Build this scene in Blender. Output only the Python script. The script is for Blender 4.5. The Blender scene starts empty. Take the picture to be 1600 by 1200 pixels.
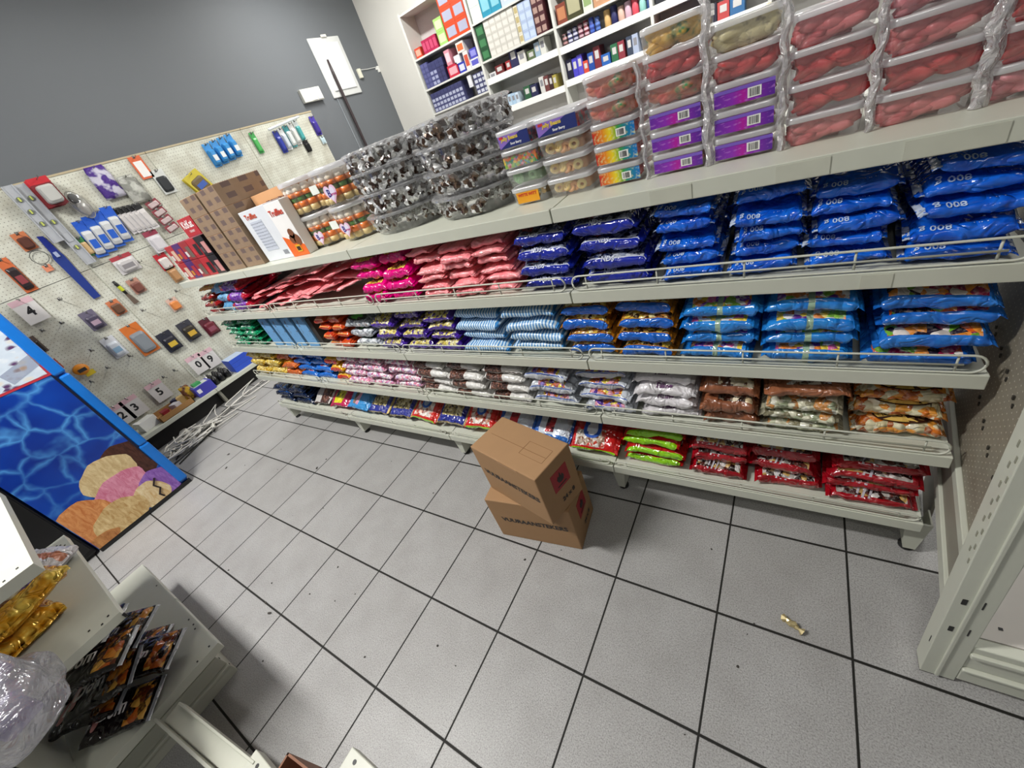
import bpy, math, random
from mathutils import Vector, Matrix, noise
R = random.Random(7)
SC = bpy.context.scene
COL = SC.collection
PI = math.pi
T = 1/3

# ---------------------------------------------------------------- camera
cam_d = bpy.data.cameras.new('camera')
cam = bpy.data.objects.new('camera', cam_d); COL.objects.link(cam)
cam_d.sensor_fit = 'HORIZONTAL'; cam_d.sensor_width = 36.0
cam_d.lens = 622.24/1600*36
cam_d.clip_start = 0.02
CAMR = [[0.828221, 0.470404, -0.30458], [0.067758, -0.623575, -0.778822], [-0.55629, 0.624399, -0.548331]]
cam.matrix_world = Matrix(((CAMR[0][0], -CAMR[1][0], -CAMR[2][0], 1.44932),
                           (CAMR[0][1], -CAMR[1][1], -CAMR[2][1], -0.98280),
                           (CAMR[0][2], -CAMR[1][2], -CAMR[2][2], 1.47019),
                           (0, 0, 0, 1)))
SC.camera = cam
# ---------------------------------------------------------------- world, exposure, lamps
w = bpy.data.worlds.new('world'); SC.world = w; w.use_nodes = True
w.node_tree.nodes['Background'].inputs[0].default_value = (0.9, 0.92, 0.95, 1)
w.node_tree.nodes['Background'].inputs[1].default_value = 0.03
SC.view_settings.view_transform = 'Standard'
SC.view_settings.look = 'None'
SC.view_settings.gamma = 1.0
SC.view_settings.exposure = 0.22
CEIL = 3.55
# x, y, size x, size y, watts
LAMPS = [(-0.95, -1.45, 1.2, 0.16, 122), (1.5, -2.2, 1.2, 0.16, 11), (-2.3, 3.1, 1.2, 0.16, 52), (0.6, 3.0, 1.2, 0.16, 85), (2.6, 2.9, 1.2, 0.16, 40), (-2.5, .9, 0.16, 1.2, 10)]
for lx, ly, sx, sy, e in LAMPS:
    l = bpy.data.lights.new('ceiling_lamp_light', 'AREA'); l.shape = 'RECTANGLE'
    l.size = sx; l.size_y = sy; l.energy = e; l.color = (1.0, 0.985, 0.95)
    o = bpy.data.objects.new('ceiling_lamp_light', l); COL.objects.link(o)
    o.location = (lx, ly, CEIL-0.075)

# ---------------------------------------------------------------- helpers
def hexc(h):
    h = h.lstrip('#'); out = []
    for i in (0, 2, 4):
        c = int(h[i:i+2], 16)/255
        out.append(c/12.92 if c <= 0.04045 else ((c+0.055)/1.055)**2.4)
    return (*out, 1.0)

class G:
    """small shader-node writer"""
    def __init__(s, name):
        s.m = bpy.data.materials.new(name); s.m.use_nodes = True
        s.t = s.m.node_tree; s.t.nodes.clear()
        s.out = s.t.nodes.new('ShaderNodeOutputMaterial')
        s._tc = None
    def n(s, typ, **kw):
        x = s.t.nodes.new('ShaderNode'+typ)
        for k, v in kw.items(): setattr(x, k, v)
        return x
    def put(s, sock, v):
        if isinstance(v, bpy.types.NodeSocket): s.t.links.new(v, sock)
        elif isinstance(v, str): sock.default_value = hexc(v)
        else: sock.default_value = v
    def tc(s):
        if not s._tc: s._tc = s.n('TexCoord')
        return s._tc
    def obj(s): return s.tc().outputs['Object']
    def uv(s): return s.tc().outputs['UV']
    def sep(s, v):
        x = s.n('SeparateXYZ'); s.put(x.inputs[0], v); return x.outputs
    def math(s, op, a, b=0.0, c=None):
        x = s.n('Math', operation=op); s.put(x.inputs[0], a); s.put(x.inputs[1], b)
        if c is not None: s.put(x.inputs[2], c)
        return x.outputs[0]
    def mix(s, f, a, b):
        x = s.n('Mix', data_type='RGBA'); s.put(x.inputs[0], f); s.put(x.inputs[6], a); s.put(x.inputs[7], b)
        return x.outputs[2]
    def vmul(s, v, k):
        x = s.n('VectorMath', operation='MULTIPLY'); s.put(x.inputs[0], v); x.inputs[1].default_value = k
        return x.outputs[0]
    def vadd(s, v, k):
        x = s.n('VectorMath', operation='ADD'); s.put(x.inputs[0], v); s.put(x.inputs[1], k); return x.outputs[0]
    def noise(s, v, scale, detail=2, rough=.5, dist=0):
        x = s.n('TexNoise'); s.put(x.inputs['Vector'], v)
        x.inputs['Scale'].default_value = scale; x.inputs['Detail'].default_value = detail
        x.inputs['Roughness'].default_value = rough; x.inputs['Distortion'].default_value = dist
        return x.outputs[0]
    def vor(s, v, scale, feature='F1'):
        x = s.n('TexVoronoi', feature=feature); s.put(x.inputs['Vector'], v); x.inputs['Scale'].default_value = scale
        return x.outputs
    def ramp(s, f, stops, const=False):
        x = s.n('ValToRGB'); r = x.color_ramp
        r.interpolation = 'CONSTANT' if const else 'LINEAR'
        while len(r.elements) < len(stops): r.elements.new(0.5)
        for e, (p, c) in zip(r.elements, stops):
            e.position = p; e.color = hexc(c) if isinstance(c, str) else c
        s.put(x.inputs[0], f); return x.outputs[0]
    def gray(s, f, a, b):
        """map f from [a,b] to [0,1], clamped"""
        x = s.n('MapRange'); s.put(x.inputs[0], f); x.inputs[1].default_value = a; x.inputs[2].default_value = b
        return x.outputs[0]
    def band(s, v, a, b):
        return s.math('MULTIPLY', s.math('GREATER_THAN', v, a), s.math('LESS_THAN', v, b))
    def bump(s, h, strength=.3, dist=.01):
        x = s.n('Bump'); s.put(x.inputs['Height'], h); x.inputs['Strength'].default_value = strength
        x.inputs['Distance'].default_value = dist; return x.outputs[0]
    def rnd(s): return s.n('ObjectInfo').outputs['Random']
    def finish(s, col, rough=.5, metal=0.0, normal=None, spec=.5, coat=0.0, emit=None, estr=0.0):
        p = s.n('BsdfPrincipled')
        s.put(p.inputs['Base Color'], col); s.put(p.inputs['Roughness'], rough); s.put(p.inputs['Metallic'], metal)
        p.inputs['Specular IOR Level'].default_value = spec
        p.inputs['Coat Weight'].default_value = coat; p.inputs['Coat Roughness'].default_value = .12
        if normal is not None:
            s.put(p.inputs['Normal'], normal); s.put(p.inputs['Coat Normal'], normal)
        if emit: s.put(p.inputs['Emission Color'], emit); p.inputs['Emission Strength'].default_value = estr
        s.t.links.new(p.outputs[0], s.out.inputs[0]); return s.m

_pl = {}
def plain(col, rough=.45, metal=0.0, var=.06, bump=0.0, spec=.5, coat=0.0):
    """paint, card or plastic of one colour with a slight procedural unevenness"""
    k = (col, rough, metal, var, bump, spec, coat)
    if k in _pl: return _pl[k]
    g = G('surface_'+col.strip('#'))
    nz = g.noise(g.obj(), 18, 3)
    c = hexc(col); lo = tuple(x*(1-var) for x in c[:3])+(1,); hi = tuple(min(1, x*(1+var)) for x in c[:3])+(1,)
    nm = g.bump(g.noise(g.obj(), 60, 4), bump, .004) if bump else None
    _pl[k] = g.finish(g.mix(nz, lo, hi), rough, metal, nm, spec, coat)
    return _pl[k]

def clear_mat(name, tint=(.96, .97, .98, 1), haze=.05, rough=.08, gl=.10, bump=0.0, bs=30):
    g = G(name)
    tr = g.n('BsdfTransparent'); tr.inputs[0].default_value = tint
    gs = g.n('BsdfGlossy'); gs.inputs['Roughness'].default_value = rough
    df = g.n('BsdfTranslucent'); df.inputs[0].default_value = (.92, .92, .94, 1)
    d2 = g.n('BsdfDiffuse'); d2.inputs[0].default_value = (.92, .92, .94, 1)
    lw = g.n('LayerWeight'); lw.inputs[0].default_value = .35
    if bump:
        b = g.bump(g.noise(g.obj(), bs, 3, .6, 1.0), bump, .02)
        g.put(gs.inputs['Normal'], b); g.put(lw.inputs['Normal'], b)
    f = g.math('MULTIPLY_ADD', lw.outputs['Facing'], .32, gl)
    ad = g.n('MixShader'); ad.inputs[0].default_value = .5
    g.t.links.new(df.outputs[0], ad.inputs[1]); g.t.links.new(d2.outputs[0], ad.inputs[2])
    hz = g.n('MixShader'); hz.inputs[0].default_value = haze
    g.t.links.new(tr.outputs[0], hz.inputs[1]); g.t.links.new(ad.outputs[0], hz.inputs[2])
    mx = g.n('MixShader'); g.put(mx.inputs[0], f)
    g.t.links.new(hz.outputs[0], mx.inputs[1]); g.t.links.new(gs.outputs[0], mx.inputs[2])
    g.t.links.new(mx.outputs[0], g.out.inputs[0]); return g.m

class MB:
    """collects shapes; build() links them as one mesh object"""
    def __init__(s): s.v = []; s.f = []; s.mi = []; s.uv = []
    def add(s, vs, fs, mi=0, uvs=None):
        o = len(s.v); s.v += [tuple(p) for p in vs]
        for k, f in enumerate(fs):
            s.f.append(tuple(i+o for i in f)); s.mi.append(mi)
            s.uv.append(uvs[k] if uvs else None)
        return s
    def box(s, x0, x1, y0, y1, z0, z1, mi=0, M=None):
        vs = [Vector((x, y, z)) for z in (z0, z1) for y in (y0, y1) for x in (x0, x1)]
        if M is not None: vs = [M @ v for v in vs]
        return s.add(vs, [(0, 2, 3, 1), (4, 5, 7, 6), (0, 1, 5, 4), (2, 6, 7, 3), (0, 4, 6, 2), (1, 3, 7, 5)], mi)
    def prism(s, poly, y0, y1, mi=0, M=None):
        """poly of (x,z), extruded along y"""
        n = len(poly)
        vs = [Vector((x, y0, z)) for x, z in poly]+[Vector((x, y1, z)) for x, z in poly]
        if M is not None: vs = [M @ v for v in vs]
        fs = [tuple(range(n)), tuple(range(2*n-1, n-1, -1))]+[(i, i+n, (i+1) % n+n, (i+1) % n) for i in range(n)]
        return s.add(vs, fs, mi)
    def tube(s, path, r, n=8, mi=0, caps=True, closed=False):
        P = [Vector(p) for p in path]; rs = r if isinstance(r, (list, tuple)) else [r]*len(P)
        vs = []; up = None
        for i, p in enumerate(P):
            if closed: d = P[(i+1) % len(P)]-P[i-1]
            else: d = P[min(i+1, len(P)-1)]-P[max(i-1, 0)]
            d.normalize()
            if up is None:
                up = Vector((0, 0, 1)) if abs(d.z) < .9 else Vector((1, 0, 0))
            a = (up-d*up.dot(d))
            if a.length < 1e-4: a = Vector((1, 0, 0)).cross(d)
            a.normalize(); up = a; b = d.cross(a)
            for k in range(n):
                t = 2*PI*k/n; vs.append(p+(a*math.cos(t)+b*math.sin(t))*rs[i])
        fs = []; m = len(P)
        for i in range(m if closed else m-1):
            for k in range(n):
                j = (i+1) % m
                fs.append((i*n+k, i*n+(k+1) % n, j*n+(k+1) % n, j*n+k))
        if caps and not closed:
            fs.append(tuple(range(n-1, -1, -1))); fs.append(tuple((m-1)*n+k for k in range(n)))
        return s.add(vs, fs, mi)
    def rings(s, rgs, mi=0, cap0=True, cap1=True):
        """loft equal-length closed rings of points"""
        n = len(rgs[0]); vs = [p for r in rgs for p in r]; fs = []
        for i in range(len(rgs)-1):
            for k in range(n):
                fs.append((i*n+k, i*n+(k+1) % n, (i+1)*n+(k+1) % n, (i+1)*n+k))
        if cap0: fs.append(tuple(range(n-1, -1, -1)))
        if cap1: fs.append(tuple((len(rgs)-1)*n+k for k in range(n)))
        return s.add(vs, fs, mi)
    def lathe(s, prof, n=20, mi=0, c=(0, 0), sx=1, sy=1, M=None):
        rg = [[Vector((c[0]+r*sx*math.cos(2*PI*k/n), c[1]+r*sy*math.sin(2*PI*k/n), z)) for k in range(n)] for r, z in prof]
        if M is not None: rg = [[M @ p for p in q] for q in rg]
        return s.rings(rg, mi)
    def lump(s, c, r, M=None, jit=0.0, n=6, m=4, mi=0, rnd=R):
        """small rounded lump: r=(rx,ry,rz)"""
        vs = []; 
        for i in range(m+1):
            a = PI*i/m
            if i in (0, m): ring = 1
            else: ring = n
            for k in range(ring):
                t = 2*PI*k/n
                p = Vector((math.sin(a)*math.cos(t)*r[0], math.sin(a)*math.sin(t)*r[1], math.cos(a)*r[2]))
                if jit: p *= 1+rnd.uniform(-jit, jit)
                vs.append((M @ p if M is not None else p)+Vector(c))
        fs = [(0, 1+k, 1+(k+1) % n) for k in range(n)]
        for i in range(m-2):
            a = 1+i*n
            fs += [(a+k, a+n+k, a+n+(k+1) % n, a+(k+1) % n) for k in range(n)]
        l = len(vs)-1; a = 1+(m-2)*n
        fs += [(l, a+(k+1) % n, a+k) for k in range(n)]
        return s.add(vs, fs, mi)
    def mesh(s, name, mats, smooth=False):
        me = bpy.data.meshes.new(name); me.from_pydata(s.v, [], s.f)
        for m in (mats if isinstance(mats, (list, tuple)) else [mats]): me.materials.append(m)
        me.polygons.foreach_set('material_index', s.mi)
        if smooth: me.polygons.foreach_set('use_smooth', [True]*len(s.f))
        if any(s.uv):
            l = me.uv_layers.new(name='UVMap')
            flat = []
            for f, u in zip(s.f, s.uv):
                for k in range(len(f)): flat += (u[k] if u else (0, 0))
            l.data.foreach_set('uv', flat)
        me.update(); return me
    def build(s, name, mats, parent=None, loc=None, rot=None, smooth=False, bevel=0.0):
        return link(name, s.mesh(name, mats, smooth), parent, loc, rot, bevel)

def link(name, me, parent=None, loc=None, rot=None, bevel=0.0):
    o = bpy.data.objects.new(name, me); COL.objects.link(o)
    if parent is not None: o.parent = parent
    if loc is not None: o.location = loc
    if rot is not None: o.rotation_euler = rot
    if bevel:
        b = o.modifiers.new('edge', 'BEVEL'); b.width = bevel; b.segments = 2; b.limit_method = 'ANGLE'
    return o
def empty(name, loc=(0, 0, 0), rot=(0, 0, 0)):
    o = bpy.data.objects.new(name, None); COL.objects.link(o)
    o.empty_display_size = .05; o.location = loc; o.rotation_euler = rot; return o
def tag(o, label, cat, group=None):
    o['label'] = label; o['category'] = cat
    if group: o['group'] = group
    return o
def struct(o): o['kind'] = 'structure'; return o
def dup(root, loc=None, rot=None, scale=None):
    r = root.copy(); COL.objects.link(r)
    for k in ('label', 'category', 'group'):
        if k in r: del r[k]
    if loc is not None: r.location = loc
    if rot is not None: r.rotation_euler = rot
    if scale is not None: r.scale = scale
    for ch in list(root.children):
        c = ch.copy(); COL.objects.link(c); c.parent = r
        for gch in list(ch.children):
            d = gch.copy(); COL.objects.link(d); d.parent = c
    return r
def text_mesh(body, size, bold=0.0):
    cu = bpy.data.curves.new('lettering', 'FONT'); cu.body = body; cu.size = size
    cu.align_x = 'CENTER'; cu.align_y = 'CENTER'; cu.resolution_u = 2; cu.offset = bold
    o = bpy.data.objects.new('lettering', cu); COL.objects.link(o)
    me = o.to_mesh()
    vs = [tuple(v.co) for v in me.vertices]; fs = [tuple(p.vertices) for p in me.polygons]
    o.to_mesh_clear(); bpy.data.objects.remove(o); bpy.data.curves.remove(cu)
    return vs, fs
def lettering(body, size, col, parent, loc, rot, bold=.0, name='printed_lettering'):
    """flat printed text on a face"""
    vs, fs = text_mesh(body, size, bold)
    return MB().add(vs, fs).build(name, plain(col, .5, 0, .02), parent, loc, rot)
UPR = (PI/2, 0, 0)              # text standing on a face that looks to -y
FXR = (PI/2, 0, PI/2)           # text standing on a face that looks to +x
ORD = ['bottom', 'second up', 'third up', 'fourth up', 'fifth up', 'sixth up', 'seventh up']
def ordn(i, n): return 'single' if n == 1 else ('top' if i == n-1 else ORD[i])
# ---------------------------------------------------------------- room shell
def floor_mat():
    g = G('floor_tiles'); s = g.sep(g.obj())
    def line(c, wd):
        fr = g.math('FRACT', g.math('MULTIPLY_ADD', c, 3.0, 100.5))
        return g.math('SUBTRACT', 1.0, g.gray(g.math('ABSOLUTE', g.math('SUBTRACT', fr, .5)), wd*1.5*.8, wd*1.5*1.25))
    gr = g.math('MAXIMUM', line(s[1], .0075), line(s[0], .0058))
    sp = g.noise(g.obj(), 260, 3, .75); bl = g.noise(g.obj(), 7, 4, .6)
    idx = g.n('TexWhiteNoise', noise_dimensions='2D')
    fl = g.n('VectorMath', operation='FLOOR'); g.put(fl.inputs[0], g.vmul(g.obj(), (3, 3, 0))); g.put(idx.inputs[0], fl.outputs[0])
    base = g.ramp(sp, [(.28, '#636261'), (.45, '#9c9b9a'), (.56, '#acabaa'), (.75, '#c2c1bf')])
    base = g.mix(g.gray(bl, .35, .75), base, g.mix(.25, base, '#6c6863'))
    base = g.mix(g.math('MULTIPLY', idx.outputs[0], .12), base, '#86827d')
    dirt = g.gray(g.noise(g.obj(), 22, 5, .75), .68, .74)
    base = g.mix(g.math('MULTIPLY', dirt, .35), base, '#57534e')
    col = g.mix(gr, base, '#15130f')
    nb = g.bump(g.math('SUBTRACT', g.math('MULTIPLY', sp, .08), gr), .35, .002)
    return g.finish(col, g.math('MULTIPLY_ADD', gr, .3, .42), 0, nb, .4)
struct(MB().box(-3.6, 4.0, -4.0, 4.5, -.06, 0).build('floor', floor_mat()))
def wall_paint(c, v=.03):
    g = G('wall_paint'); a = hexc(c); b = tuple(x*(1-v*2) for x in a[:3])+(1,)
    return g.finish(g.mix(g.noise(g.obj(), 1.3, 4), a, b), .6, 0, g.bump(g.noise(g.obj(), 150, 3), .05, .002), .3)
GREYW = wall_paint('#6e7276'); WHITEW = wall_paint('#e3e1da')
struct(MB().box(-3.72, -3.6, -4.0, 4.62, 0, CEIL).build('wall_left', GREYW))
struct(MB().box(-3.6, 4.0, 4.5, 4.62, 0, CEIL).build('wall_back', WHITEW))
struct(MB().box(4.0, 4.12, -4.0, 4.62, 0, CEIL).build('wall_right', GREYW))
struct(MB().box(-3.72, 4.12, -4.12, -4.0, 0, CEIL).build('wall_front', GREYW))
struct(MB().box(-3.72, 4.12, -4.12, 4.62, CEIL, CEIL+.1).build('ceiling', wall_paint('#e9e8e4')))
# ceiling lamps (the fittings of the lamp list at the top)
gl = G('lamp_diffuser'); GLOW = gl.finish('#ffffff', .4, 0, None, .5, 0, '#fffdf4', 6.0)
for i, (lx, ly, sx, sy, e) in enumerate(LAMPS):
    f = empty('ceiling_light', (lx, ly, CEIL))
    tag(f, ['white batten ceiling light over the front aisle', 'white batten ceiling light above the end post', 'white batten ceiling light by the grey wall corner',
            'white batten ceiling light before the wall shelving', 'white batten ceiling light toward the far wall end', 'white batten ceiling light along the pegboard wall'][i], 'ceiling light', 'ceiling lights')
    MB().box(-sx/2-.03, sx/2+.03, -sy/2-.03, sy/2+.03, -.05, 0).build('housing', plain('#e8e8e6'), f, bevel=.006)
    MB().box(-sx/2, sx/2, -sy/2, sy/2, -.068, -.051).build('diffuser', GLOW, f)

# ---------------------------------------------------------------- candy shelving: four bays
CREAM = plain('#c9cbbd', .38, 0, .04, .03)
CREAM2 = plain('#b9b7a4', .5, 0, .05)
BLACK = plain('#191919', .5)
def peg_mat(name, base, hole, pitch, rad, dirt='#a59f8d'):
    g = G(name); s = g.sep(g.uv())
    fx = g.math('SUBTRACT', g.math('FRACT', g.math('DIVIDE', s[0], pitch)), .5)
    fy = g.math('SUBTRACT', g.math('FRACT', g.math('DIVIDE', s[1], pitch)), .5)
    d = g.math('SQRT', g.math('ADD', g.math('MULTIPLY', fx, fx), g.math('MULTIPLY', fy, fy)))
    h = g.math('LESS_THAN', d, rad)
    c = g.mix(g.gray(g.noise(g.obj(), 4, 4, .7), .4, .8), base, dirt)
    return g.finish(g.mix(h, c, hole), .5, 0, g.bump(h, -.3, .002), .3)
PEG = peg_mat('pegboard', '#d6d7ca', '#8f8d82', .025, .13)
PEGD = peg_mat('pegboard_side', '#8d8778', '#c9c2b2', .018, .10, '#6d6153')  # pale hole colour paints light shining through from the far side
def peg_sheet(mb, p0, du, dv, lu, lv, nrm, t=.006):
    """board with uv in metres: p0 corner, du/dv unit directions, lengths, thickness back along -nrm"""
    p0, du, dv, nrm = map(Vector, (p0, du, dv, nrm))
    q = [p0, p0+du*lu, p0+du*lu+dv*lv, p0+dv*lv]; b = [p-nrm*t for p in q]
    u = [(0, 0), (lu, 0), (lu, lv), (0, lv)]
    mb.add(q+b, [(0, 1, 2, 3), (7, 6, 5, 4), (0, 4, 5, 1), (1, 5, 6, 2), (2, 6, 7, 3), (3, 7, 4, 0)], 0, [u, u[::-1]]+[[(.001, .001)]*4]*4)
    return mb
ZS = [1.217, .972, .719, .465, .187]        # tops of the five shelves
JX = [-1.816, -.9075, 0.0, .909, 1.816]
YF, YB = .022, .40
def shelf_mesh(L, d=YB-YF-.006, lip=.035, hole=True):
    m = MB(); m.box(.002, L-.002, .0, d, -lip+.022, 0)
    m.box(.002, L-.002, -.004, .012, -lip, .002)
    return m
def guard_mesh(L, h=.05, r=.0028):
    m = MB(); c = .022; z0 = .006
    P = []
    for cx, cz, a0 in ((L-.012-c, z0+c, -90), (L-.012-c, h-c, 0), (.012+c, h-c, 90), (.012+c, z0+c, 180)):
        for k in range(5):
            a = math.radians(a0+k*22.5); P.append((cx+c*math.cos(a), 0, cz+c*math.sin(a)))
    m.tube(P, r, 6, closed=True)
    m.tube([(.045, .0, h*.52), (L-.045, .0, h*.52)], r*.9, 6)
    k = max(2, round(L/.2)); 
    for i in range(k+0):
        x = .055+(L-.11)*i/(k-1); m.tube([(x, .003, z0), (x, .003, h)], r*.85, 6)
    return m
bay0 = None
def make_bay(x, L, last):
    b = empty('shelving_bay', (x, 0, 0))
    m = MB(); peg_sheet(m, (.016, YB, .13), (1, 0, 0), (0, 0, 1), L-.032, 1.05, (0, -1, 0)); m.build('back_panel', PEGD, b)
    for ux in ([0] if not last else [0, L]):
        m = MB().box(ux-.014, ux+.014, YB-.002, YB+.04, .05, 1.18)
        for k in range(19): m.box(ux-.006, ux-.003, YB-.0032, YB+.002, .28+k*.045, .305+k*.045, 1); m.box(ux+.003, ux+.006, YB-.0032, YB+.002, .28+k*.045, .305+k*.045, 1)
        m.build('upright', [CREAM, BLACK], b)
        f = MB().prism([(ux-.03, .147), (ux+.03, .147), (ux+.014, .02), (ux-.014, .02)], .05, .056)
        f.prism([(ux-.03, .147), (ux-.026, .147), (ux-.010, .02), (ux-.014, .02)], .056, .11)
        f.prism([(ux+.026, .147), (ux+.03, .147), (ux+.014, .02), (ux+.010, .02)], .056, .11)
        f.box(ux-.012, ux+.012, .11, YB-.004, .10, .147)
        leg = f.build('base_leg', CREAM, b)
        MB().lathe([(.02, 0), (.021, .008), (.008, .012), (.007, .03)], 14, c=(ux, .075)).build('levelling_foot', BLACK, leg, smooth=True)
    for i, z in enumerate(ZS):
        s = shelf_mesh(L).build('shelf_board', CREAM, b, (0, YF, z), bevel=.0015)
        if i:
            guard_mesh(L, .05 if i < 4 else .034).build('wire_guard', CREAM, s, (0, .001, 0), smooth=True)
    return b
BAYLAB = ['cream metal sweet shelving bay at the pegboard end', 'cream metal sweet shelving bay under the brown cartons and mallow tubs',
          'cream metal sweet shelving bay holding striped bags behind the lighter cartons', 'cream metal sweet shelving bay beside the perforated end panel']
for i in range(4):
    tag(make_bay(JX[i], JX[i+1]-JX[i], i == 3), BAYLAB[i], 'shelving', 'sweet shelving bays')
# old price stickers on the top lip
for sx, wd, tz in ((1.17, .09, ZS[0]), (1.415, .085, ZS[0]), (1.60, .12, ZS[0]), (1.575, .05, ZS[1])):
    tag(MB().box(sx, sx+wd, YF-.0055, YF-.0043, tz-.033, tz-.002).build('price_sticker', plain('#c2c3b4', .5, 0, .12)),
        {1.17: 'worn clear price sticker below the rainbow sweet tubs', 1.415: 'torn paper price sticker under the fish sweet tubs', 1.60: 'long peeling price sticker at the top shelf end',
         1.575: 'faded small price sticker under the blue bags'}[sx], 'sticker', 'price stickers')

# ---------------------------------------------------------------- unit at the end: slotted post, perforated side, base
e = empty('end_unit', (1.800, -.303, 0), (0, math.radians(-2.5), 0))
tag(e, 'cream end shelving unit with slotted post, perforated side panel and ridged base', 'shelving')
m = MB().box(0, .062, 0, .05, .006, 1.3)
m.box(.026, .034, -.004, .002, .01, 1.3)
for k, z in enumerate((.24, .36)):
    m.box(.012, .021, -.0012, .004, z, z+.022, 1); m.box(.042, .0455, -.0012, .004, z-.003, z+.027, 1)
m.box(-.001, .003, .012, .016, .14, .17, 1)
m.build('slotted_post', [CREAM, BLACK], e, bevel=.004)
m = MB()
for k in range(30): m.box(-.0012, .004, .006+.012*(k % 2), .010+.012*(k % 2), .5+k*.024, .514+k*.024)
m.build('worn_slot_edge', plain('#8f8f80'), e)
MB().box(.001, .027, .002, .05, -.0, .006).box(.035, .061, .002, .05, -.0, .006).build('post_foot', plain('#3a322c'), e)
th = math.radians(84)
m = MB(); peg_sheet(m, (.022, .055, .30), (math.cos(th), math.sin(th), 0), (.0436, 0, .999), .66, .9, (-1, 0, 0)); m.build('perforated_panel', PEGD, e)
for r0 in range(2):
    for k in range(7):
        s_ = .10+k*.085; z_ = .585+r0*.14; p = Vector((.022+s_*math.cos(th)-.0035+.0436*(z_-.3), .055+s_*math.sin(th), z_))
        MB().box(p.x, p.x+.003, p.y, p.y+.005, p.z, p.z+.009).box(p.x, p.x+.003, p.y-.009, p.y-.004, p.z-.014, p.z-.005).build('panel_slot', plain('#33302a', .6), e)
RZ = Matrix.Rotation(th-PI/2, 4, 'Z')
for z0, z1, off in ((.235, .285, -.012), (.39, .425, -.006)):
    MB().box(off+.016, off+.028, .052, .62, z0, z1, 0, RZ).build('side_rail', CREAM, e, bevel=.002)
MB().box(.012, .020, .055, .62, .245, .39, 0, RZ).box(.014, .020, .43, .62, .02, .245, 0, RZ).build('side_plate', plain('#8d897c', .5), e)
m = MB().box(.062, 1.2, .0, .03, .02, .075).box(.062, 1.2, -.006, .03, .075, .085).box(.062, 1.2, .004, .03, .085, .15).box(.062, 1.2, -.006, .03, .15, .165).box(.062, 1.2, .002, .03, .165, .19)
m.build('ridged_kick_plate', CREAM, e, bevel=.003)
m = MB().box(.062, 1.2, .03, .45, .18, .192); m.build('base_shelf', plain('#d9d3cc', .4), e)
MB().box(.11, .117, .06, .066, .192, .1935).build('screw_hole', BLACK, e)

# ---------------------------------------------------------------- pegboard wall
XP = -3.42
PJ = [-1.85, -.90, .05, 1.0, 1.95, 2.90]
PLAB = ['cream pegboard wall bay behind the ice cream freezer', 'cream pegboard wall bay hung with house numbers and hooks', 'cream pegboard wall bay above the blue boxes', 'cream pegboard wall bay behind the brown cartons',
        'cream pegboard wall bay at the end near the switchboard']
for i in range(5):
    y0, y1 = PJ[i], PJ[i+1]
    b = empty('pegboard_bay', (XP, y0, 0)); tag(b, PLAB[i], 'pegboard', 'pegboard wall bays')
    L = y1-y0
    for z0, z1 in ((.18, 1.466), (1.470, 2.125)):
        m = MB(); peg_sheet(m, (0, .004, z0), (0, 1, 0), (0, 0, 1), L-.008, z1-z0, (1, 0, 0), .012); m.build('peg_panel', PEG, b)
    m = MB().box(-.04, -.0125, -.02, .02, .0, 2.12)
    m.box(-.012, .002, -.003, .003, .19, 2.12); m.build('upright', plain('#b9b9a9'), b)
    m = MB().box(-.012, .004, .002, L-.002, 2.126, 2.14); m.build('top_rail', plain('#b8aa8c'), b)
    s = MB().box(.002, .32, .002, L-.002, .163, .185).box(.312, .325, .002, L-.002, .15, .187).build('base_shelf', CREAM, b, bevel=.002)
    MB().box(.22, .235, .002, L-.002, .0, .149).build('kick_board', plain('#14110f', .5), b)
    MB().box(.236, .30, .002, .026, .0, .148).box(.237, .25, .002, .03, 0.0, .02).build('base_foot', plain('#8a887c'), b)

# ---------------------------------------------------------------- grey wall fittings
XW = -3.6
p = empty('distribution_board', (XW, 3.47, 2.222)); tag(p, 'white electrical distribution board with door on the grey wall', 'electrical panel')
MB().box(0, .02, 0, .51, 0, .62).build('surround', plain('#d6d8d6'), p, bevel=.008)
MB().box(.02, .032, .06, .45, .07, .56).build('door', plain('#e9ecec'), p, bevel=.004)
MB().box(.032, .033, .065, .13, .47, .55).build('door_sticker', plain('#f7ecec'), p)
MB().box(.02, .04, .22, .30, .615, .64).build('latch', plain('#f4f1e4'), p, bevel=.004)
p = empty('wall_switch', (XW, 2.99, 2.24)); tag(p, 'grey double switch box with two white rockers beside the board', 'switch')
MB().box(0, .05, 0, .30, 0, .135).build('trunking_box', plain('#d8d8d0'), p, bevel=.005)
for y in (.125, .215): MB().box(.05, .056, y, y+.075, .01, .125).build('rocker_plate', plain('#f2f4f4'), p, bevel=.002)
p = empty('door_contact', (XW, 4.05, 2.37)); tag(p, 'small cream junction box with thin cable at the wall corner', 'junction box')
MB().box(0, .035, 0, .055, 0, .105).build('box', plain('#e6e4d2'), p, bevel=.006)
MB().tube([(.02, .05, .09), (.012, .2, .085), (.01, .40, .09)], .004, 6).build('cable', plain('#e4e4e0'), p)
MB().box(.0, .012, .40, .44, .03, .10).box(.0, .012, .37, .40, .06, .085).build('adhesive_patch', plain('#f4f4f0'), p)
tag(MB().tube([(-3.52, 3.58, .02), (-3.53, 3.585, 1.4), (-3.545, 3.60, 2.45), (-3.545, 3.605, 2.61)], [.018, .018, .02, .012], 10).build('pole', plain('#33282a', .4), smooth=True),
    'dark brown pole leaning upright in front of the distribution board', 'pole')
tag(MB().tube([(-3.595, 3.52, .3), (-3.595, 3.52, 2.22)], .006, 8).build('conduit', plain('#7c8287'), smooth=True), 'grey conduit running down below the distribution board', 'conduit')

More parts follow.
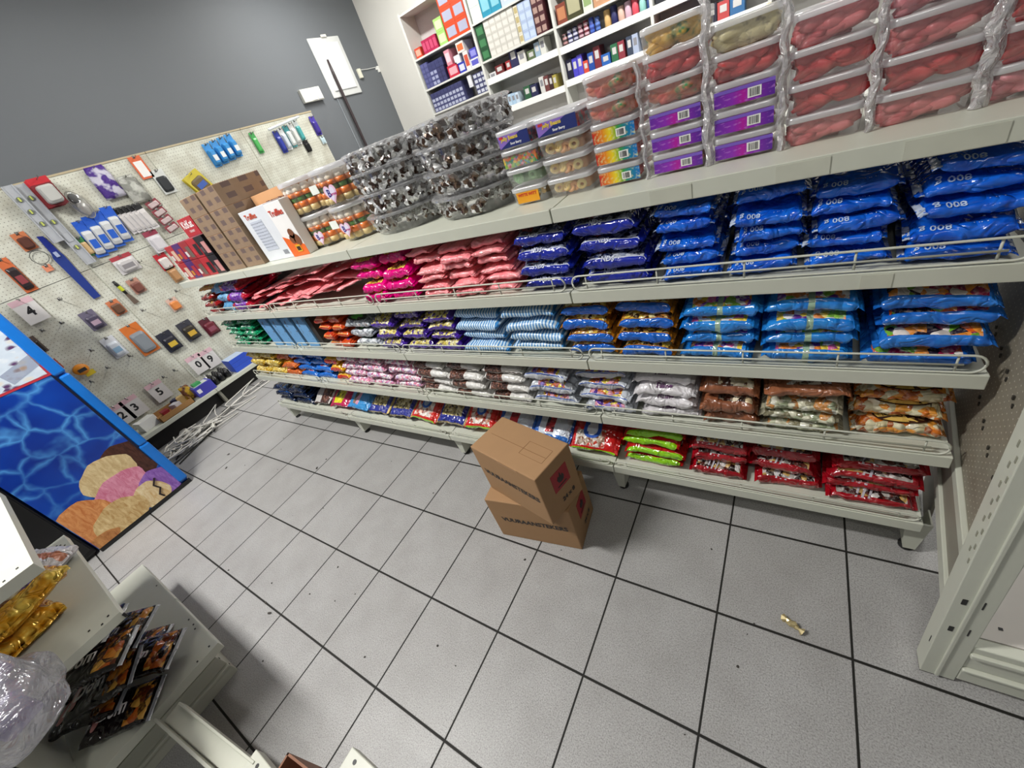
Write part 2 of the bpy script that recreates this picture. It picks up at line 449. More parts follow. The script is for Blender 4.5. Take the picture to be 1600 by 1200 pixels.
# ---------------------------------------------------------------- freezer with ice cream print
def water_mat():
    g = G('water_print'); o = g.obj()
    d = g.vadd(o, g.vmul(g.n('TexNoise').outputs[1], (0, 0, 0)))
    nz = g.n('TexNoise'); g.put(nz.inputs[0], o); nz.inputs['Scale'].default_value = 5; nz.inputs['Detail'].default_value = 3
    wv = g.vadd(o, g.vmul(nz.outputs[1], (.14, .14, .14)))
    e1 = g.vor(wv, 6.5, 'DISTANCE_TO_EDGE')[0]
    br = g.math('SUBTRACT', 1, g.gray(e1, .0, .12))
    br = g.math('MULTIPLY', g.math('POWER', br, 1.6), g.gray(g.noise(o, 4, 2), .22, .6))
    base = g.mix(g.gray(g.noise(o, 2.2, 3), .3, .7), '#032680', '#0c4cb8')
    return g.finish(g.mix(g.math('MULTIPLY', br, .7), base, '#5aa8e8'), .28, 0, None, .4, .25)
def scoop_mat(c, c2):
    g = G('scoop_print')
    v = g.vmul(g.obj(), (1, 1, .35)); n1 = g.noise(v, 34, 5, .7, 1.2)
    return g.finish(g.mix(g.gray(n1, .3, .7), c, c2), .35, 0, g.bump(n1, .5, .006), .3, .25)
XFZ = -2.15
fz = empty('ice_cream_freezer', (XFZ, -1.30, 0)); tag(fz, 'tall blue ice cream freezer printed with water ripples and scoops', 'freezer')
MB().box(-.62, -.004, .0, .60, .02, 1.95).build('cabinet', plain('#0a4fae', .35), fz, bevel=.02)
MB().box(-.60, -.02, .02, .58, .0, .03).build('plinth', plain('#0b0b0d'), fz)
MB().box(-.004, .004, .0, .542, .03, 1.93).build('front_print', water_mat(), fz)
m = MB()
for z0, z1, w_ in ((.05, .42, .058), (.42, 1.02, .05), (1.03, 1.95, .058)): m.box(-.02, .018, .602-w_, .605, z0, z1)
m.build('door_edge', plain('#1673cf', .3), fz, bevel=.012)
m = MB().box(.002, .006, .536, .548, .3, 1.95); m.build('door_gasket', plain('#05102c'), fz)
MB().box(-.01, .008, .0, .602, .005, .03).build('bottom_strip', BLACK, fz)
def scoop(y, z, ry, rz, c, c2, lay, a=0.0, cut=None):
    m = MB(); n = 28
    ring = []
    for k in range(n):
        t = 2*PI*k/n; rr = 1+.03*math.sin(5*t+y*40)+.02*math.sin(9*t)
        yy, zz = ry*rr*math.cos(t), rz*rr*math.sin(t)
        Y = y+yy*math.cos(a)-zz*math.sin(a); Z = z+yy*math.sin(a)+zz*math.cos(a)
        ring.append((min(max(Y, .004), .545), max(Z, .032)))
    m.rings([[Vector((.004+lay*.0012, p[0], p[1])) for p in ring], [Vector((.0052+lay*.0012, p[0], p[1])) for p in ring]])
    m.build('scoop_print', scoop_mat(c, c2), fz)
scoop(.45, .37, .16, .15, '#2a1410', '#5b352a', 0)
scoop(.33, .37, .15, .13, '#b89868', '#e6d3a4', 1, .2)
scoop(.31, .25, .165, .11, '#c2607f', '#e9a6bd', 2, .25)
scoop(.47, .13, .12, .12, '#6f3f9a', '#ab7fd0', 3)
scoop(.40, .10, .09, .11, '#c79a5a', '#efe0b8', 4, .3)
scoop(.075, .22, .15, .14, '#b5602a', '#e3a468', 3, .3)
scoop(.20, .10, .155, .125, '#b08549', '#e5cd98', 5, .2)
scoop(.045, .06, .10, .045, '#8f5028', '#d69a5c', 6)
m = MB().tube([(.0125, .47, .19), (.0125, .435, .15), (.0125, .45, .11), (.0125, .42, .075), (.0125, .43, .045)], .006, 6); m.build('sauce_print', plain('#23161a'), fz)
def menu_mat():
    g = G('menu_print'); v = g.vor(g.vmul(g.obj(), (1, 1, 1.6)), 26)
    c = g.ramp(g.sep(v[1])[0], [(0, '#c9d6e4'), (.5, '#e6ebf0'), (.62, '#8d4a3a'), (.72, '#d8a05e'), (.82, '#5b3a66'), (.9, '#d9d6cf')], True)
    return g.finish(g.mix(g.gray(v[0], .3, .75), c, '#cfdbe8'), .4, 0, None, .4)
pm = empty('menu_poster', (XFZ+.005, -1.0, 1.065), (math.radians(-4), 0, 0)); tag(pm, 'ice cream menu poster with red border taped on the blue freezer', 'poster')
MB().box(0, .0012, -.2, .245, 0, .5).build('red_border', plain('#b9303f'), pm)
MB().box(.0012, .0022, -.19, .232, .014, .49).build('menu_print', menu_mat(), pm)
MB().box(.0024, .0032, .10, .28, .0, .07, 0, Matrix.Rotation(.3, 4, 'X')).build('clear_tape', clear_mat('tape', (.93, .95, 1, 1), .22, .12, .1), pm)
p = empty('drinks_fridge', (XFZ, -2.0, 0)); tag(p, 'plain black fridge side standing next to the blue freezer', 'fridge')
MB().box(-.6, -.01, 0, .69, .02, 1.9).build('cabinet', plain('#08080a', .45), p, bevel=.012)
MB().box(-.58, -.03, .02, .67, .0, .03).build('plinth', BLACK, p)
MB().box(-.01, .004, .01, .68, .06, 1.88).build('door', plain('#08080a', .4), p, bevel=.004)

# ---------------------------------------------------------------- low gondola across the aisle
WHT = plain('#c3c4b7', .4, 0, .05, .03)
def screws(m, pts, z, mi=1):
    for x, y in pts: m.box(x-.004, x+.004, y-.003, y+.003, z, z+.0015, mi)
gd = empty('low_gondola', (0, 0, 0)); tag(gd, 'white low gondola with three stepped shelves beside the freezer', 'shelving')
m = MB().box(-1.17, -.245, -1.62, -1.175, .185, .22).box(-.70, -.69, -1.178, -1.173, .19, .2215)
screws(m, [(-.27, -1.2), (-.26, -1.25), (-.45, -1.19), (-.5, -1.19), (-.42, -1.195), (-.9, -1.19)], .22)
m.build('base_shelf', [WHT, BLACK], gd, bevel=.003)
m = MB().box(-1.1, -.33, -1.62, -1.223, .001, .14)
for z0, z1, o in ((.0, .05, 0), (.05, .062, .008), (.062, .12, -.006), (.12, .134, .008), (.134, .15, 0)):
    m.box(-.34, -.315+o, -1.62, -1.222, z0, z1)
m.box(-.33, -.322, -1.226, -1.2205, .1, .11, 1).box(-.33, -.32, -1.226, -1.2205, .045, .05, 1)
m.build('ridged_kick_plate', [WHT, BLACK], gd, bevel=.002)
m = MB().box(-1.06, -.20, -1.60, -1.225, .582, .612); screws(m, [(-.23, -1.25), (-.215, -1.27), (-.24, -1.30), (-.98, -1.25), (-.95, -1.24), (-1.0, -1.26)], .612)
m.box(-.203, -.196, -1.229, -1.221, .585, .60, 1); m.build('shelf_board', [WHT, BLACK], gd, bevel=.004)
m = MB().box(-1.08, -.18, -1.60, -1.22, .865, .90); screws(m, [(-.22, -1.25), (-.2, -1.28), (-.26, -1.3)], .90); m.build('shelf_board', [WHT, BLACK], gd, bevel=.004)
for x in (-1.06, -.28): MB().box(x, x+.03, -1.655, -1.62, 0, .90).build('upright', WHT, gd)
MB().box(-1.06, -.25, -1.64, -1.62, .15, .88).build('back_panel', WHT, gd)
# ---------------------------------------------------------------- sweet bags
def bag_surf(w, d, h, seed, crumple=.004, pleat=.005, lumps=0.0, boxy=.5):
    sd = Vector((seed*7.31, seed*3.17, seed*1.93))
    def S(u, v):
        x = (u-.5)*w; e = abs(2*u-1)
        tu = max(.03, (1-e**7)**.46 if e < 1 else .03)
        a = 2*PI*v; sn, cs = math.sin(a), math.cos(a)
        y = -d/2*math.copysign(abs(sn)**boxy, sn)*(1+.03*e**4)
        z = -h/2*tu*math.copysign(abs(cs)**.52, cs)
        p = Vector((x, y, z))
        n1 = noise.noise(p*22+sd); n2 = noise.noise(Vector((x*9, y*45, z*45))+sd)
        out = Vector((0, y/(d/2)*.6, z/(h/2*tu+.002)))
        k = crumple*(n1+.8*n2+.5*noise.noise(p*60+sd))*min(1, tu*1.6)*(1.5 if .08 < v < .42 else .8)
        k += pleat*math.sin(v*2*PI*7+seed+3*n1)*(e**5)*tu*1.5
        if lumps: k += lumps*(.5-noise.voronoi(p*55+sd)[0][0])
        p += out*k
        p.z += h*.48+.35*h*e**4*noise.noise(Vector((x*3, seed*5.3, 0)))+.006*noise.noise(Vector((x*7, y*5, seed)))
        p.z = max(p.z, .0004)
        return p
    return S
def bag_body(S, nu=20, nv=26):
    m = MB(); vs = []; fs = []; uv = []
    for i in range(nu+1):
        u = .5-.5*math.cos(PI*i/nu)*.5-(.5-i/nu)*.5
        u = min(max(u, 0), 1)
        for k in range(nv): vs.append(S(u, k/nv))
    us = [min(max(.5-.25*math.cos(PI*i/nu)-(.5-i/nu)*.5, 0), 1) for i in range(nu+1)]
    for i in range(nu):
        for k in range(nv):
            fs.append((i*nv+k, (i+1)*nv+k, (i+1)*nv+(k+1) % nv, i*nv+(k+1) % nv))
            uv.append([(us[i], k/nv), (us[i+1], k/nv), (us[i+1], (k+1)/nv), (us[i], (k+1)/nv)])
    for r, rev in ((0, True), (nu, False)):
        f = [r*nv+k for k in range(nv)]
        fs.append(tuple(f[::-1]) if rev else tuple(f)); uv.append([(us[r], k/nv) for k in (range(nv-1, -1, -1) if rev else range(nv))])
    return m.add(vs, fs, 0, uv)
def bag_fin(S, side, L, d, seed):
    """flat crimped seal beyond one end"""
    m = MB(); n = 12; u = 0 if side < 0 else 1
    base = S(u, .25); zb = (S(u, 0).z+S(u, .5).z)/2
    vs = []; fs = []; a, b = n+1, 0
    for j in range(3):
        for i in range(n+1):
            y = -d*.5*1.02+i*d*1.02/n
            q = Vector((base.x+side*(j/2*L-.003), y*(1-.05*j/2*math.sin(seed+i)), zb+.004*j*noise.noise(Vector((y*20, seed, j)))+.0012*((i+j) % 2)-.006*j/2))
            q.z = max(q.z, .0012)
            vs.append(q)
    N = len(vs); vs += [v-Vector((0, 0, .0009)) for v in vs]
    for j in range(2):
        for i in range(n):
            q = (j*a+i, j*a+i+1, (j+1)*a+i+1, (j+1)*a+i); fs.append(q); fs.append(tuple(x+N for x in q[::-1]))
    for i in range(n): fs.append((2*a+i, 2*a+i+1, 2*a+i+1+N, 2*a+i+N))
    return m.add(vs, fs)
def bag_text(S, body, u, v, size, flip=False, bold=.0, lift=.0018, flat=None):
    vs, fs = text_mesh(body, size, bold); out = []
    du = (S(u+.02, v)-S(u-.02, v)).length/.04; dv = (S(u, v+.02)-S(u, v-.02)).length/.04
    for x, y, z in vs:
        if flip: x, y = -x, -y
        uu = min(max(u+x/du, .02), .98); vv = v+y/dv
        if flat: vv = .5+math.copysign(math.asin(min(1, abs(2*y/flat))**2)/(2*PI), y)
        p = S(uu, vv); t1 = S(uu+.01, vv)-p; t2 = S(uu, vv+.01)-p
        nn = t1.cross(t2); 
        if nn.length > 0: nn.normalize()
        out.append(p+nn*lift)
    return MB().add(out, fs)

def film_mat(name, film, wins=(), bands=(), rough=.2, metal=0.0, crumple=.5, var=None, coat=.6):
    g = G(name); s = g.sep(g.uv()); o = g.obj()
    nz = g.noise(o, 28, 3, .6)
    wob = g.math('MULTIPLY', g.math('SUBTRACT', nz, .5), .05)
    U = g.math('ADD', s[0], wob); V = g.math('ADD', s[1], g.math('MULTIPLY', wob, .6))
    pos = g.vadd(o, g.n('ObjectInfo').outputs['Location'])
    col = film
    if var: col = g.mix(g.gray(g.noise(pos, 16, 3, .6, .8), .42, .62), film, var)
    hgt = g.math('ABSOLUTE', g.math('SUBTRACT', g.noise(pos, 20, 1.2, .45, 1.2), .5))
    hs = g.math('MULTIPLY', hgt, 2.2)
    for (u0, u1, v0, v1, pal, sc) in wins:
        mask = g.math('MULTIPLY', g.band(U, u0, u1), g.band(V, v0, v1))
        vo = g.vor(pos, sc*1.45)
        st = [(i/len(pal), c) for i, c in enumerate(pal)]
        cc = g.ramp(g.sep(vo[1])[0], st, True)
        cc = g.mix(g.math('MULTIPLY', g.gray(g.noise(pos, sc*2.6, 3), .5, .72), .45), cc, pal[-1])  # noise flecks of the last tone paint film glints into the colour
        col = g.mix(mask, col, cc)
        hs = g.math('SUBTRACT', hs, g.math('MULTIPLY', mask, g.math('MULTIPLY', vo[0], .9)))
    for (ax, a, b, c) in bands:
        x = U if ax == 'u' else V
        col = g.mix(g.band(x, a, b), col, c)
    return g.finish(col, rough, metal, g.bump(hs, min(1, crumple*1.3), .009), .55, coat)

def stripes_mat():
    g = G('striped_film'); s = g.sep(g.uv()); o = g.obj()
    x = g.math('ADD', s[0], g.math('MULTIPLY', g.noise(o, 14, 2), .045))
    f = g.math('FRACT', g.math('MULTIPLY', x, 17))
    c = g.ramp(f, [(0, '#3d86c6'), (.36, '#3d86c6'), (.44, '#cfe2ee'), (.92, '#cfe2ee'), (1, '#3d86c6')])
    return g.finish(c, .3, 0, g.bump(g.noise(o, 40, 4, .6, 1.2), .35, .01), .5, .2)

KIND = {}
def kind(key, desc, mat, size, fin=.014, fincol=None, texts=(), **kw):
    """size=(w,d,h); texts=[(body,u,v,size,colour,flip,bold)]"""
    KIND[key] = dict(desc=desc, mat=mat, size=size, fin=fin, fincol=fincol or mat, texts=texts, kw=kw, protos=[])
SIL = ['#20242c', '#8d949c', '#c9cdd2', '#4a505a', '#e8eaec']
kind('blue', 'bright blue 800 g sweet bag', film_mat('blue_film', '#0d55cc', bands=[('v', .0, .07, '#c8d4e6')], var='#1a70e6', crumple=.7), (.150, .30, .044),
     texts=[('800 g', .24, .335, .022, '#c4d8ee', True, .0003), ('· ·· ·', .66, .35, .014, '#c4d8ee', True, .0002)], crumple=.007, pleat=.008)
kind('navy', 'navy clear-topped sweet bag', film_mat('navy_film', '#1a2a9e', [(.04, .96, .34, .64, ['#1a2140', '#2b3a66', '#8b93a8', '#11162c', '#b9bec9'], 46)], [('v', .322, .34, '#c9cede')], crumple=.6), (.185, .30, .052),
     texts=[('Dr Milk', .62, .43, .030, '#1c2a56', True, .0006), ('Kiss', .24, .40, .022, '#8e1f2c', True, .0008), ('NDS', .4, .32, .02, '#d5daea', False, .0006)], crumple=.006)
kind('pink', 'salmon pink sweet bag', film_mat('pink_film', '#f88a92', bands=[], var='#fca6a9', rough=.34, crumple=.5), (.155, .29, .036), crumple=.006, pleat=.009)
kind('hot', 'hot pink yellow-window bag', film_mat('hot_pink_film', '#e2047f', [(.18, .82, .37, .6, ['#8a5a2a', '#c99a3c', '#e6c65a', '#5a3a22', '#f0dc8a'], 60)], crumple=.7, rough=.18), (.165, .29, .046),
     texts=[('UUUUUUU', .5, .365, .022, '#f2e24a', False, .001)], crumple=.007)
kind('stripe', 'blue and white striped bag', stripes_mat(), (.215, .29, .052), fin=.008, crumple=.005)
kind('brownblue', 'blue banded bag with gold top', film_mat('gold_top_film', '#b0701c', [(.05, .95, .345, .66, ['#6a3512', '#b5742a', '#e8c34a', '#3f2412', '#f1e3a8'], 44)],
     [('v', .1, .19, '#cfd3d6'), ('v', .19, .335, '#0d62c8')], crumple=.6), (.180, .29, .05), crumple=.006)
CANDY = ['#e86aa8', '#f3d34a', '#7b3fae', '#f4f1ee', '#e98a3a', '#8fc44a', '#ffffff']
kind('candyblue', 'sky blue pink-candy bag', film_mat('sky_blue_film', '#1c79d2', [(.12, .9, .325, .62, CANDY, 34)], [('u', .47, .55, '#9db9a0')], crumple=.55, var='#2b8fe2'), (.195, .30, .052), crumple=.006)
kind('candyorange', 'blue orange-candy bag', film_mat('orange_window_film', '#1a66c8', [(.06, .92, .325, .66, ['#f26a1e', '#a0224e', '#7db83a', '#2a2030', '#f59a3a', '#f3e9e0'], 30)], crumple=.55, var='#2a80dc'), (.20, .30, .052), crumple=.006)
kind('coffee', 'white coffee bean print bag', film_mat('coffee_film', '#dcdad6', [(.05, .5, .235, .7, ['#3a211a', '#5a342a', '#2a1612', '#6b4236', '#8a5c4a'], 85), (.5, .95, .4, .6, ['#d9d7d3', '#2a2624', '#e6e4e0', '#6c6662', '#efede9'], 40)], [('v', .225, .24, '#3a2620')], rough=.3, crumple=.5), (.215, .29, .048), crumple=.006)
kind('whitecandy', 'white blue-trimmed candy bag', film_mat('white_candy_film', '#c6cbd3', [(.2, .85, .30, .5, ['#e8d24a', '#5a3a9a', '#e6a0b0', '#c96a2a', '#8a78c0'], 42)], [('v', .50, .53, '#3a5cae'), ('v', .27, .29, '#3a5cae')], rough=.2, crumple=.7), (.205, .29, .052), crumple=.008, pleat=.01)
kind('toffee', 'white toffee filling bag', film_mat('white_film', '#d7d3d6', var='#e4e1e4', rough=.3, crumple=.6), (.205, .29, .048),
     texts=[('Toffee & Jelly', .5, .42, .026, '#5b2a5e', False, .0008), ('Filling', .5, .355, .026, '#5b2a5e', False, .0008)], crumple=.008)
kind('brown', 'brown toffee window bag', film_mat('brown_film', '#8a5236', [(.3, .95, .345, .5, ['#2a140e', '#4a2214', '#d8c39a', '#6b3418', '#e9dcc0'], 30)], var='#9c6040', rough=.3, crumple=.6), (.175, .29, .055), crumple=.008)
kind('mint', 'clear bag of pale green sweets', film_mat('mint_film', '#a8a48c', [(.02, .98, .1, .9, ['#9aa484', '#c3c6a6', '#8a8468', '#d9d6bc', '#c98a4a', '#e6e4d4'], 34)], rough=.2, crumple=.7), (.19, .29, .05), crumple=.006, lumps=.010)
kind('header', 'folded brown bag with clear middle', film_mat('brown_header_film', '#9a5f40', [(.25, .8, .38, .6, ['#5a3a2a', '#c9bfae', '#8a5a3a', '#e6e0d4', '#ffffff'], 40)], rough=.3, crumple=.7), (.20, .27, .04), crumple=.010)
kind('honey', 'clear honey sweets bag', film_mat('honey_film', '#b8783a', [(.0, 1, .0, 1, ['#d9741c', '#e6dcb8', '#b4541a', '#cfc39a', '#f0a03c', '#f2ead0'], 34)], rough=.2, crumple=.7), (.185, .29, .06), texts=[], crumple=.005, lumps=.012)
kind('maroon', 'dark red silver-slashed bag', film_mat('maroon_film', '#a50f1e', [(.08, .92, .335, .62, ['#3a1614', '#5c2a22', '#a9a29c', '#2a1210', '#c9a25c', '#d9d4d0'], 38)], rough=.2, crumple=.7, var='#8c0a18'), (.20, .29, .058),
     texts=[('///', .42, .36, .055, '#b9b4bd', False, .001), ('48', .16, .405, .024, '#1c0c0c', False, .001)], crumple=.008, pleat=.009)
kind('redgreen', 'red bag with lime edge', film_mat('red_green_film', '#b8201c', [(.1, .95, .42, .6, ['#8c8480', '#b3aaa2', '#c2302a', '#5a1c18', '#d8d2cc'], 40)], [('v', .2, .335, '#8fd016')], rough=.2, crumple=.7), (.23, .28, .045), crumple=.006)
kind('redface', 'red lollipop bag with green hem', film_mat('red_face_film', '#d0261e', [(.14, .86, .36, .53, ['#c98a6a', '#e6b8a0', '#9a4a3a', '#d9d0c8', '#c23a30', '#f0e4dc'], 40)], [('v', .17, .305, '#98d81c')], rough=.2, crumple=.6), (.19, .25, .05), crumple=.006)
kind('navygold', 'navy and gold sweet bag', film_mat('navy_gold_film', '#26318c', [(.15, .9, .42, .62, ['#7a6a3a', '#a8965a', '#3a3420', '#c9b878', '#e0d4a0'], 46)], [('v', .2, .285, '#b59a5c')], rough=.2, crumple=.8), (.19, .25, .05), fin=.02, fincol=plain('#b09a62', .3, .3), crumple=.008)
kind('bluewhite', 'blue and white heart print bag', film_mat('blue_white_film', '#cfd8e4', [(.35, .6, .40, .52, ['#b3242c', '#8a1c2a', '#3a2a3a', '#c9303a'], 16)], [('v', .2, .37, '#2c6cc0'), ('u', -.1, .16, '#2a5eb4')], rough=.2, crumple=.6), (.19, .25, .05), crumple=.006)
kind('redround', 'large red blue-logo lollipop bag', film_mat('red_round_film', '#c41f1e', [(.1, .75, .33, .47, ['#b8a08a', '#d9d0c6', '#8a5a44', '#c2402c', '#e8e2da'], 42)], [('v', .15, .29, '#9bdc14')], rough=.18, crumple=.6), (.215, .27, .055), crumple=.006)
kind('purplegold', 'purple bag of gold sweets', film_mat('purple_gold_film', '#4a2a9c', [(.05, .95, .27, .46, ['#d8c24a', '#e9dc8a', '#4a2a8c', '#a8934a', '#f2ecc0'], 55)], [('v', .46, .475, '#c9b24a')], rough=.2, crumple=.7), (.165, .27, .048), crumple=.006)
kind('orangered', 'orange red biscuit pack', film_mat('orange_red_film', '#c23a18', [(.3, .7, .38, .46, ['#3a3aa8', '#5a3a8a', '#2a2a7a'], 18)], [('v', .27, .30, '#e6a04a')], rough=.3, crumple=.4, var='#d65a1e'), (.10, .27, .05), crumple=.004)
kind('greyleaf', 'grey bag with green oval logo', film_mat('grey_film', '#9aa2ac', [(.0, 1, .1, .9, ['#8a929c', '#aab2ba', '#6c747e', '#c2c8ce', '#e2e6ea'], 45)], rough=.22, crumple=.6), (.21, .28, .05), crumple=.006)
kind('green', 'green and white sweet bag', film_mat('green_film', '#118a5c', [(.1, .8, .28, .5, ['#0f7a4e', '#1ea26e', '#0b5a3c', '#cfe6da'], 40)], rough=.25, crumple=.7), (.19, .28, .044), crumple=.008)
kind('pasta', 'clear yellow puffed snack bag', film_mat('pasta_film', '#c9a22c', [(.0, 1, .2, .8, ['#d9b43a', '#b88a1c', '#e8cc5a', '#f0dc8a'], 70)], rough=.25, crumple=.6), (.21, .28, .06), crumple=.006, lumps=.01)
kind('orangesnack', 'orange and red snack bag', film_mat('orange_snack_film', '#d0641e', [(.2, .8, .35, .5, ['#b8302a', '#e69a2c', '#8a2a1c', '#f0c04a'], 30)], rough=.25, crumple=.7), (.17, .26, .05), crumple=.007)
kind('bluesnack', 'mid blue red-badged wafer bag', film_mat('blue_snack_film', '#1668c4', [(.28, .8, .36, .46, ['#c92c2c', '#e8e4e4', '#d8564a', '#f2f0f0'], 34)], rough=.22, crumple=.6), (.18, .26, .045), crumple=.006)
kind('yellowred', 'yellow and red candy bag', film_mat('yellow_red_film', '#e0a81c', [(.1, .9, .42, .6, ['#b8a878', '#8a7a54', '#d8ccaa', '#f0e8d0'], 46)], [('v', .2, .29, '#c8301c')], rough=.25, crumple=.6), (.14, .26, .05), crumple=.007)
kind('pinkwhite', 'clear pink and white sweets bag', film_mat('pink_white_film', '#d9a8bc', [(.0, 1, .2, .5, ['#e88aa8', '#f0dce2', '#c96a9a', '#b8a0c8', '#f6eef2'], 48)], [('v', .5, .53, '#7ab8b4'), ('v', .53, .57, '#c9643a')], rough=.2, crumple=.7), (.20, .28, .048), crumple=.006, lumps=.006)
kind('darkblue', 'black and blue crisp bag', film_mat('dark_blue_film', '#0c1c3a', [(.2, .9, .34, .62, ['#123a7a', '#0c1830', '#1a56a8', '#0a1020', '#3a78c0'], 14)], rough=.18, crumple=.8), (.22, .28, .06), fin=.02, crumple=.009)
kind('whitebrown', 'white and brown biscuit bag', film_mat('white_brown_film', '#cfcbc6', [(.5, 1, .3, .6, ['#4a2a20', '#6a4234', '#3a2018', '#8a6250'], 30)], [('v', .2, .30, '#4a261c')], rough=.3, crumple=.5), (.19, .26, .05), crumple=.006)
kind('pinkyellow', 'crimson bag with yellow logo', film_mat('crimson_film', '#c01c54', [(.25, .75, .36, .5, ['#e8dc2a', '#2a2a1c', '#f0e65a', '#d8c81c'], 22)], rough=.25, crumple=.6), (.20, .26, .05), crumple=.007)
kind('skyblue', 'sky blue chocolate bag', film_mat('sky_film', '#3a92d4', [(.3, .62, .38, .5, ['#4a3a34', '#8a6a54', '#e6a0c0', '#d8d0cc'], 18)], [('v', .2, .29, '#2a86cc')], rough=.25, crumple=.6), (.20, .26, .05), crumple=.007)
kind('purplered', 'purple sweet bag with red edge', film_mat('purple_film', '#6a2a9a', [(.2, .9, .3, .6, ['#8a4ab8', '#b89ad0', '#5a2a8a', '#d8c8e4'], 40)], [('u', -.1, .16, '#a8142c'), ('u', .88, 1.1, '#a8142c')], rough=.2, crumple=.8), (.22, .28, .06), crumple=.009)
kind('paleblue', 'pale blue crinkled sweet bag', film_mat('pale_blue_film', '#5a9ac8', var='#86b8dc', rough=.25, crumple=.7), (.17, .26, .055), crumple=.009)
kind('redblack', 'red and black wrapped toffee bag', film_mat('red_black_film', '#8a1a1c', [(.1, .9, .3, .6, ['#2a1412', '#8a1c1c', '#c9a04a', '#5a3a30', '#d8cfc8'], 36)], rough=.2, crumple=.7), (.19, .28, .055), crumple=.008)
kind('yellowpack', 'orange and yellow sweet bag', film_mat('yellow_film', '#d8921c', [(.2, .8, .34, .5, ['#e8b83a', '#c2302a', '#f0d87a'], 30)], rough=.25, crumple=.6), (.17, .26, .05), crumple=.007)
kind('gold', 'shiny gold chocolate bag', film_mat('gold_foil', '#dc9a1e', [(.35, .75, .40, .56, ['#5a3a8a', '#e8dcc0', '#7a3a1c', '#f0d890'], 16)], [('v', .18, .31, '#4a1e10')], rough=.2, metal=.35, crumple=1.0, var='#f0cc5a', coat=.4), (.30, .30, .06), crumple=.014, pleat=.010)
kind('whitepurple', 'white sack with purple square', film_mat('white_purple_film', '#d2cfd4', [(.30, .42, .30, .39, ['#4a2a6a', '#3a1f58', '#5a3a7a'], 10)], [('v', .52, .555, '#c07a5c')], rough=.35, crumple=.6), (.27, .20, .075), crumple=.010)
kind('dom', 'black chocolate bag with orange pattern', film_mat('dark_choc_film', '#171012', [(.66, .98, .36, .64, ['#b8561a', '#3a1a10', '#d8862a', '#1c1210', '#6a2c12', '#e0a84a'], 30)], rough=.2, crumple=.7), (.20, .115, .036),
     fincol=plain('#c9ccd2', .2, .5), texts=[('Dom', .42, .50, .046, '#ece6e4', False, .0014)], crumple=.005)
kind('yellowgrey', 'purple and white sack of wrapped sweets', film_mat('purple_sack_film', '#5a1f7a', [(.1, .9, .3, .6, ['#5a1f7a', '#c9bcd0', '#7a3a9a', '#e6dce8'], 20)], rough=.2, crumple=.8), (.24, .22, .08), crumple=.012)

def new_proto(key, var):
    k = KIND[key]; w_, d, h = k['size']; sd = var*11+len(key)*3+ord(key[0])
    S = bag_surf(w_, d, h, sd, **k['kw'])
    o = bag_body(S).build('sweet_bag', k['mat'], smooth=True)
    for sd_ in (-1, 1):
        bag_fin(S, sd_, k['fin'], d, sd+sd_).build('crimped_seal', k['fincol'], o, smooth=True)
    for (b, u, v, sz, c, fl, bo) in k['texts']:
        bag_text(S, b, u, v, sz, fl, bo, .0095 if key == 'dom' else .0018, d if key == 'dom' else None).build('printed_lettering', plain(c, .35, 0, .02), o)
    if key == 'honey':       # printed lens-shaped badge with lettering, upside down like the bag
        for nm, ru, rv, c, lf in (('badge_border', .36, .075, '#3a1c10', .0015), ('printed_badge', .335, .064, '#e0bc62', .0022)):
            pts = [S(.55+ru*math.cos(2*PI*q/24)*.98, .40+rv*math.sin(2*PI*q/24)) for q in range(24)]; c0 = S(.55, .40)
            up = Vector((0, -.25, 1)).normalized()
            MB().add([c0+up*(lf+.004)]+[p+up*(lf+.004) for p in pts], [(0, 1+q, 1+(q+1) % 24) for q in range(24)]).build(nm, plain(c, .35), o)
        bag_text(S, 'Honey', .55, .395, .046, True, .0012, .0085).build('printed_lettering', plain('#2a140c', .35), o)
    if key in ('greyleaf', 'redround', 'redface'):
        uu, vv, ru, rv, c1, c2 = {'greyleaf': (.5, .40, .36, .06, '#16241c', '#4aa83a'), 'redround': (.45, .475, .2, .05, '#2a56b0', '#d9dfe8'), 'redface': (.5, .50, .18, .04, '#2c5cb4', '#a8c0e0')}[key]
        for nm, f, c, lf in (('logo_plate', 1, c1, .003), ('printed_logo', .62, c2, .0045)):
            ring = [S(uu+ru*f*math.cos(2*PI*q/22), vv+rv*f*math.sin(2*PI*q/22)) for q in range(22)]; c0 = S(uu, vv)
            up = Vector((0, -.25, 1)).normalized()
            MB().add([c0+up*lf]+[p+up*lf for p in ring], [(0, 1+q, 1+(q+1) % 22) for q in range(22)]).build(nm, plain(c, .3), o)
    if key == 'dom':
        ring = [S(.16+.055*math.cos(2*PI*q/18), .50+.05*math.sin(2*PI*q/18)) for q in range(18)]; c0 = S(.16, .5)
        MB().add([c0+Vector((0, 0, .003))]+[p+Vector((0, 0, .003)) for p in ring], [(0, 1+q, 1+(q+1) % 18) for q in range(18)]).build('printed_badge', plain('#c98a86', .35), o)
    o['_free'] = 1
    return o
from mathutils.bvhtree import BVHTree
def solid(o):
    """world-space vertices and faces of a bag with its seals"""
    vs = []; fs = []
    M = Matrix.LocRotScale(o.location, o.rotation_euler, o.scale)
    for x in [o]+[c for c in CH.get(o.name, ()) if c.name.startswith('crimped')]:
        n = len(vs); vs += [M @ v.co for v in x.data.vertices]; fs += [[i+n for i in p.vertices] for p in x.data.polygons]
    return vs, fs
CH = {}
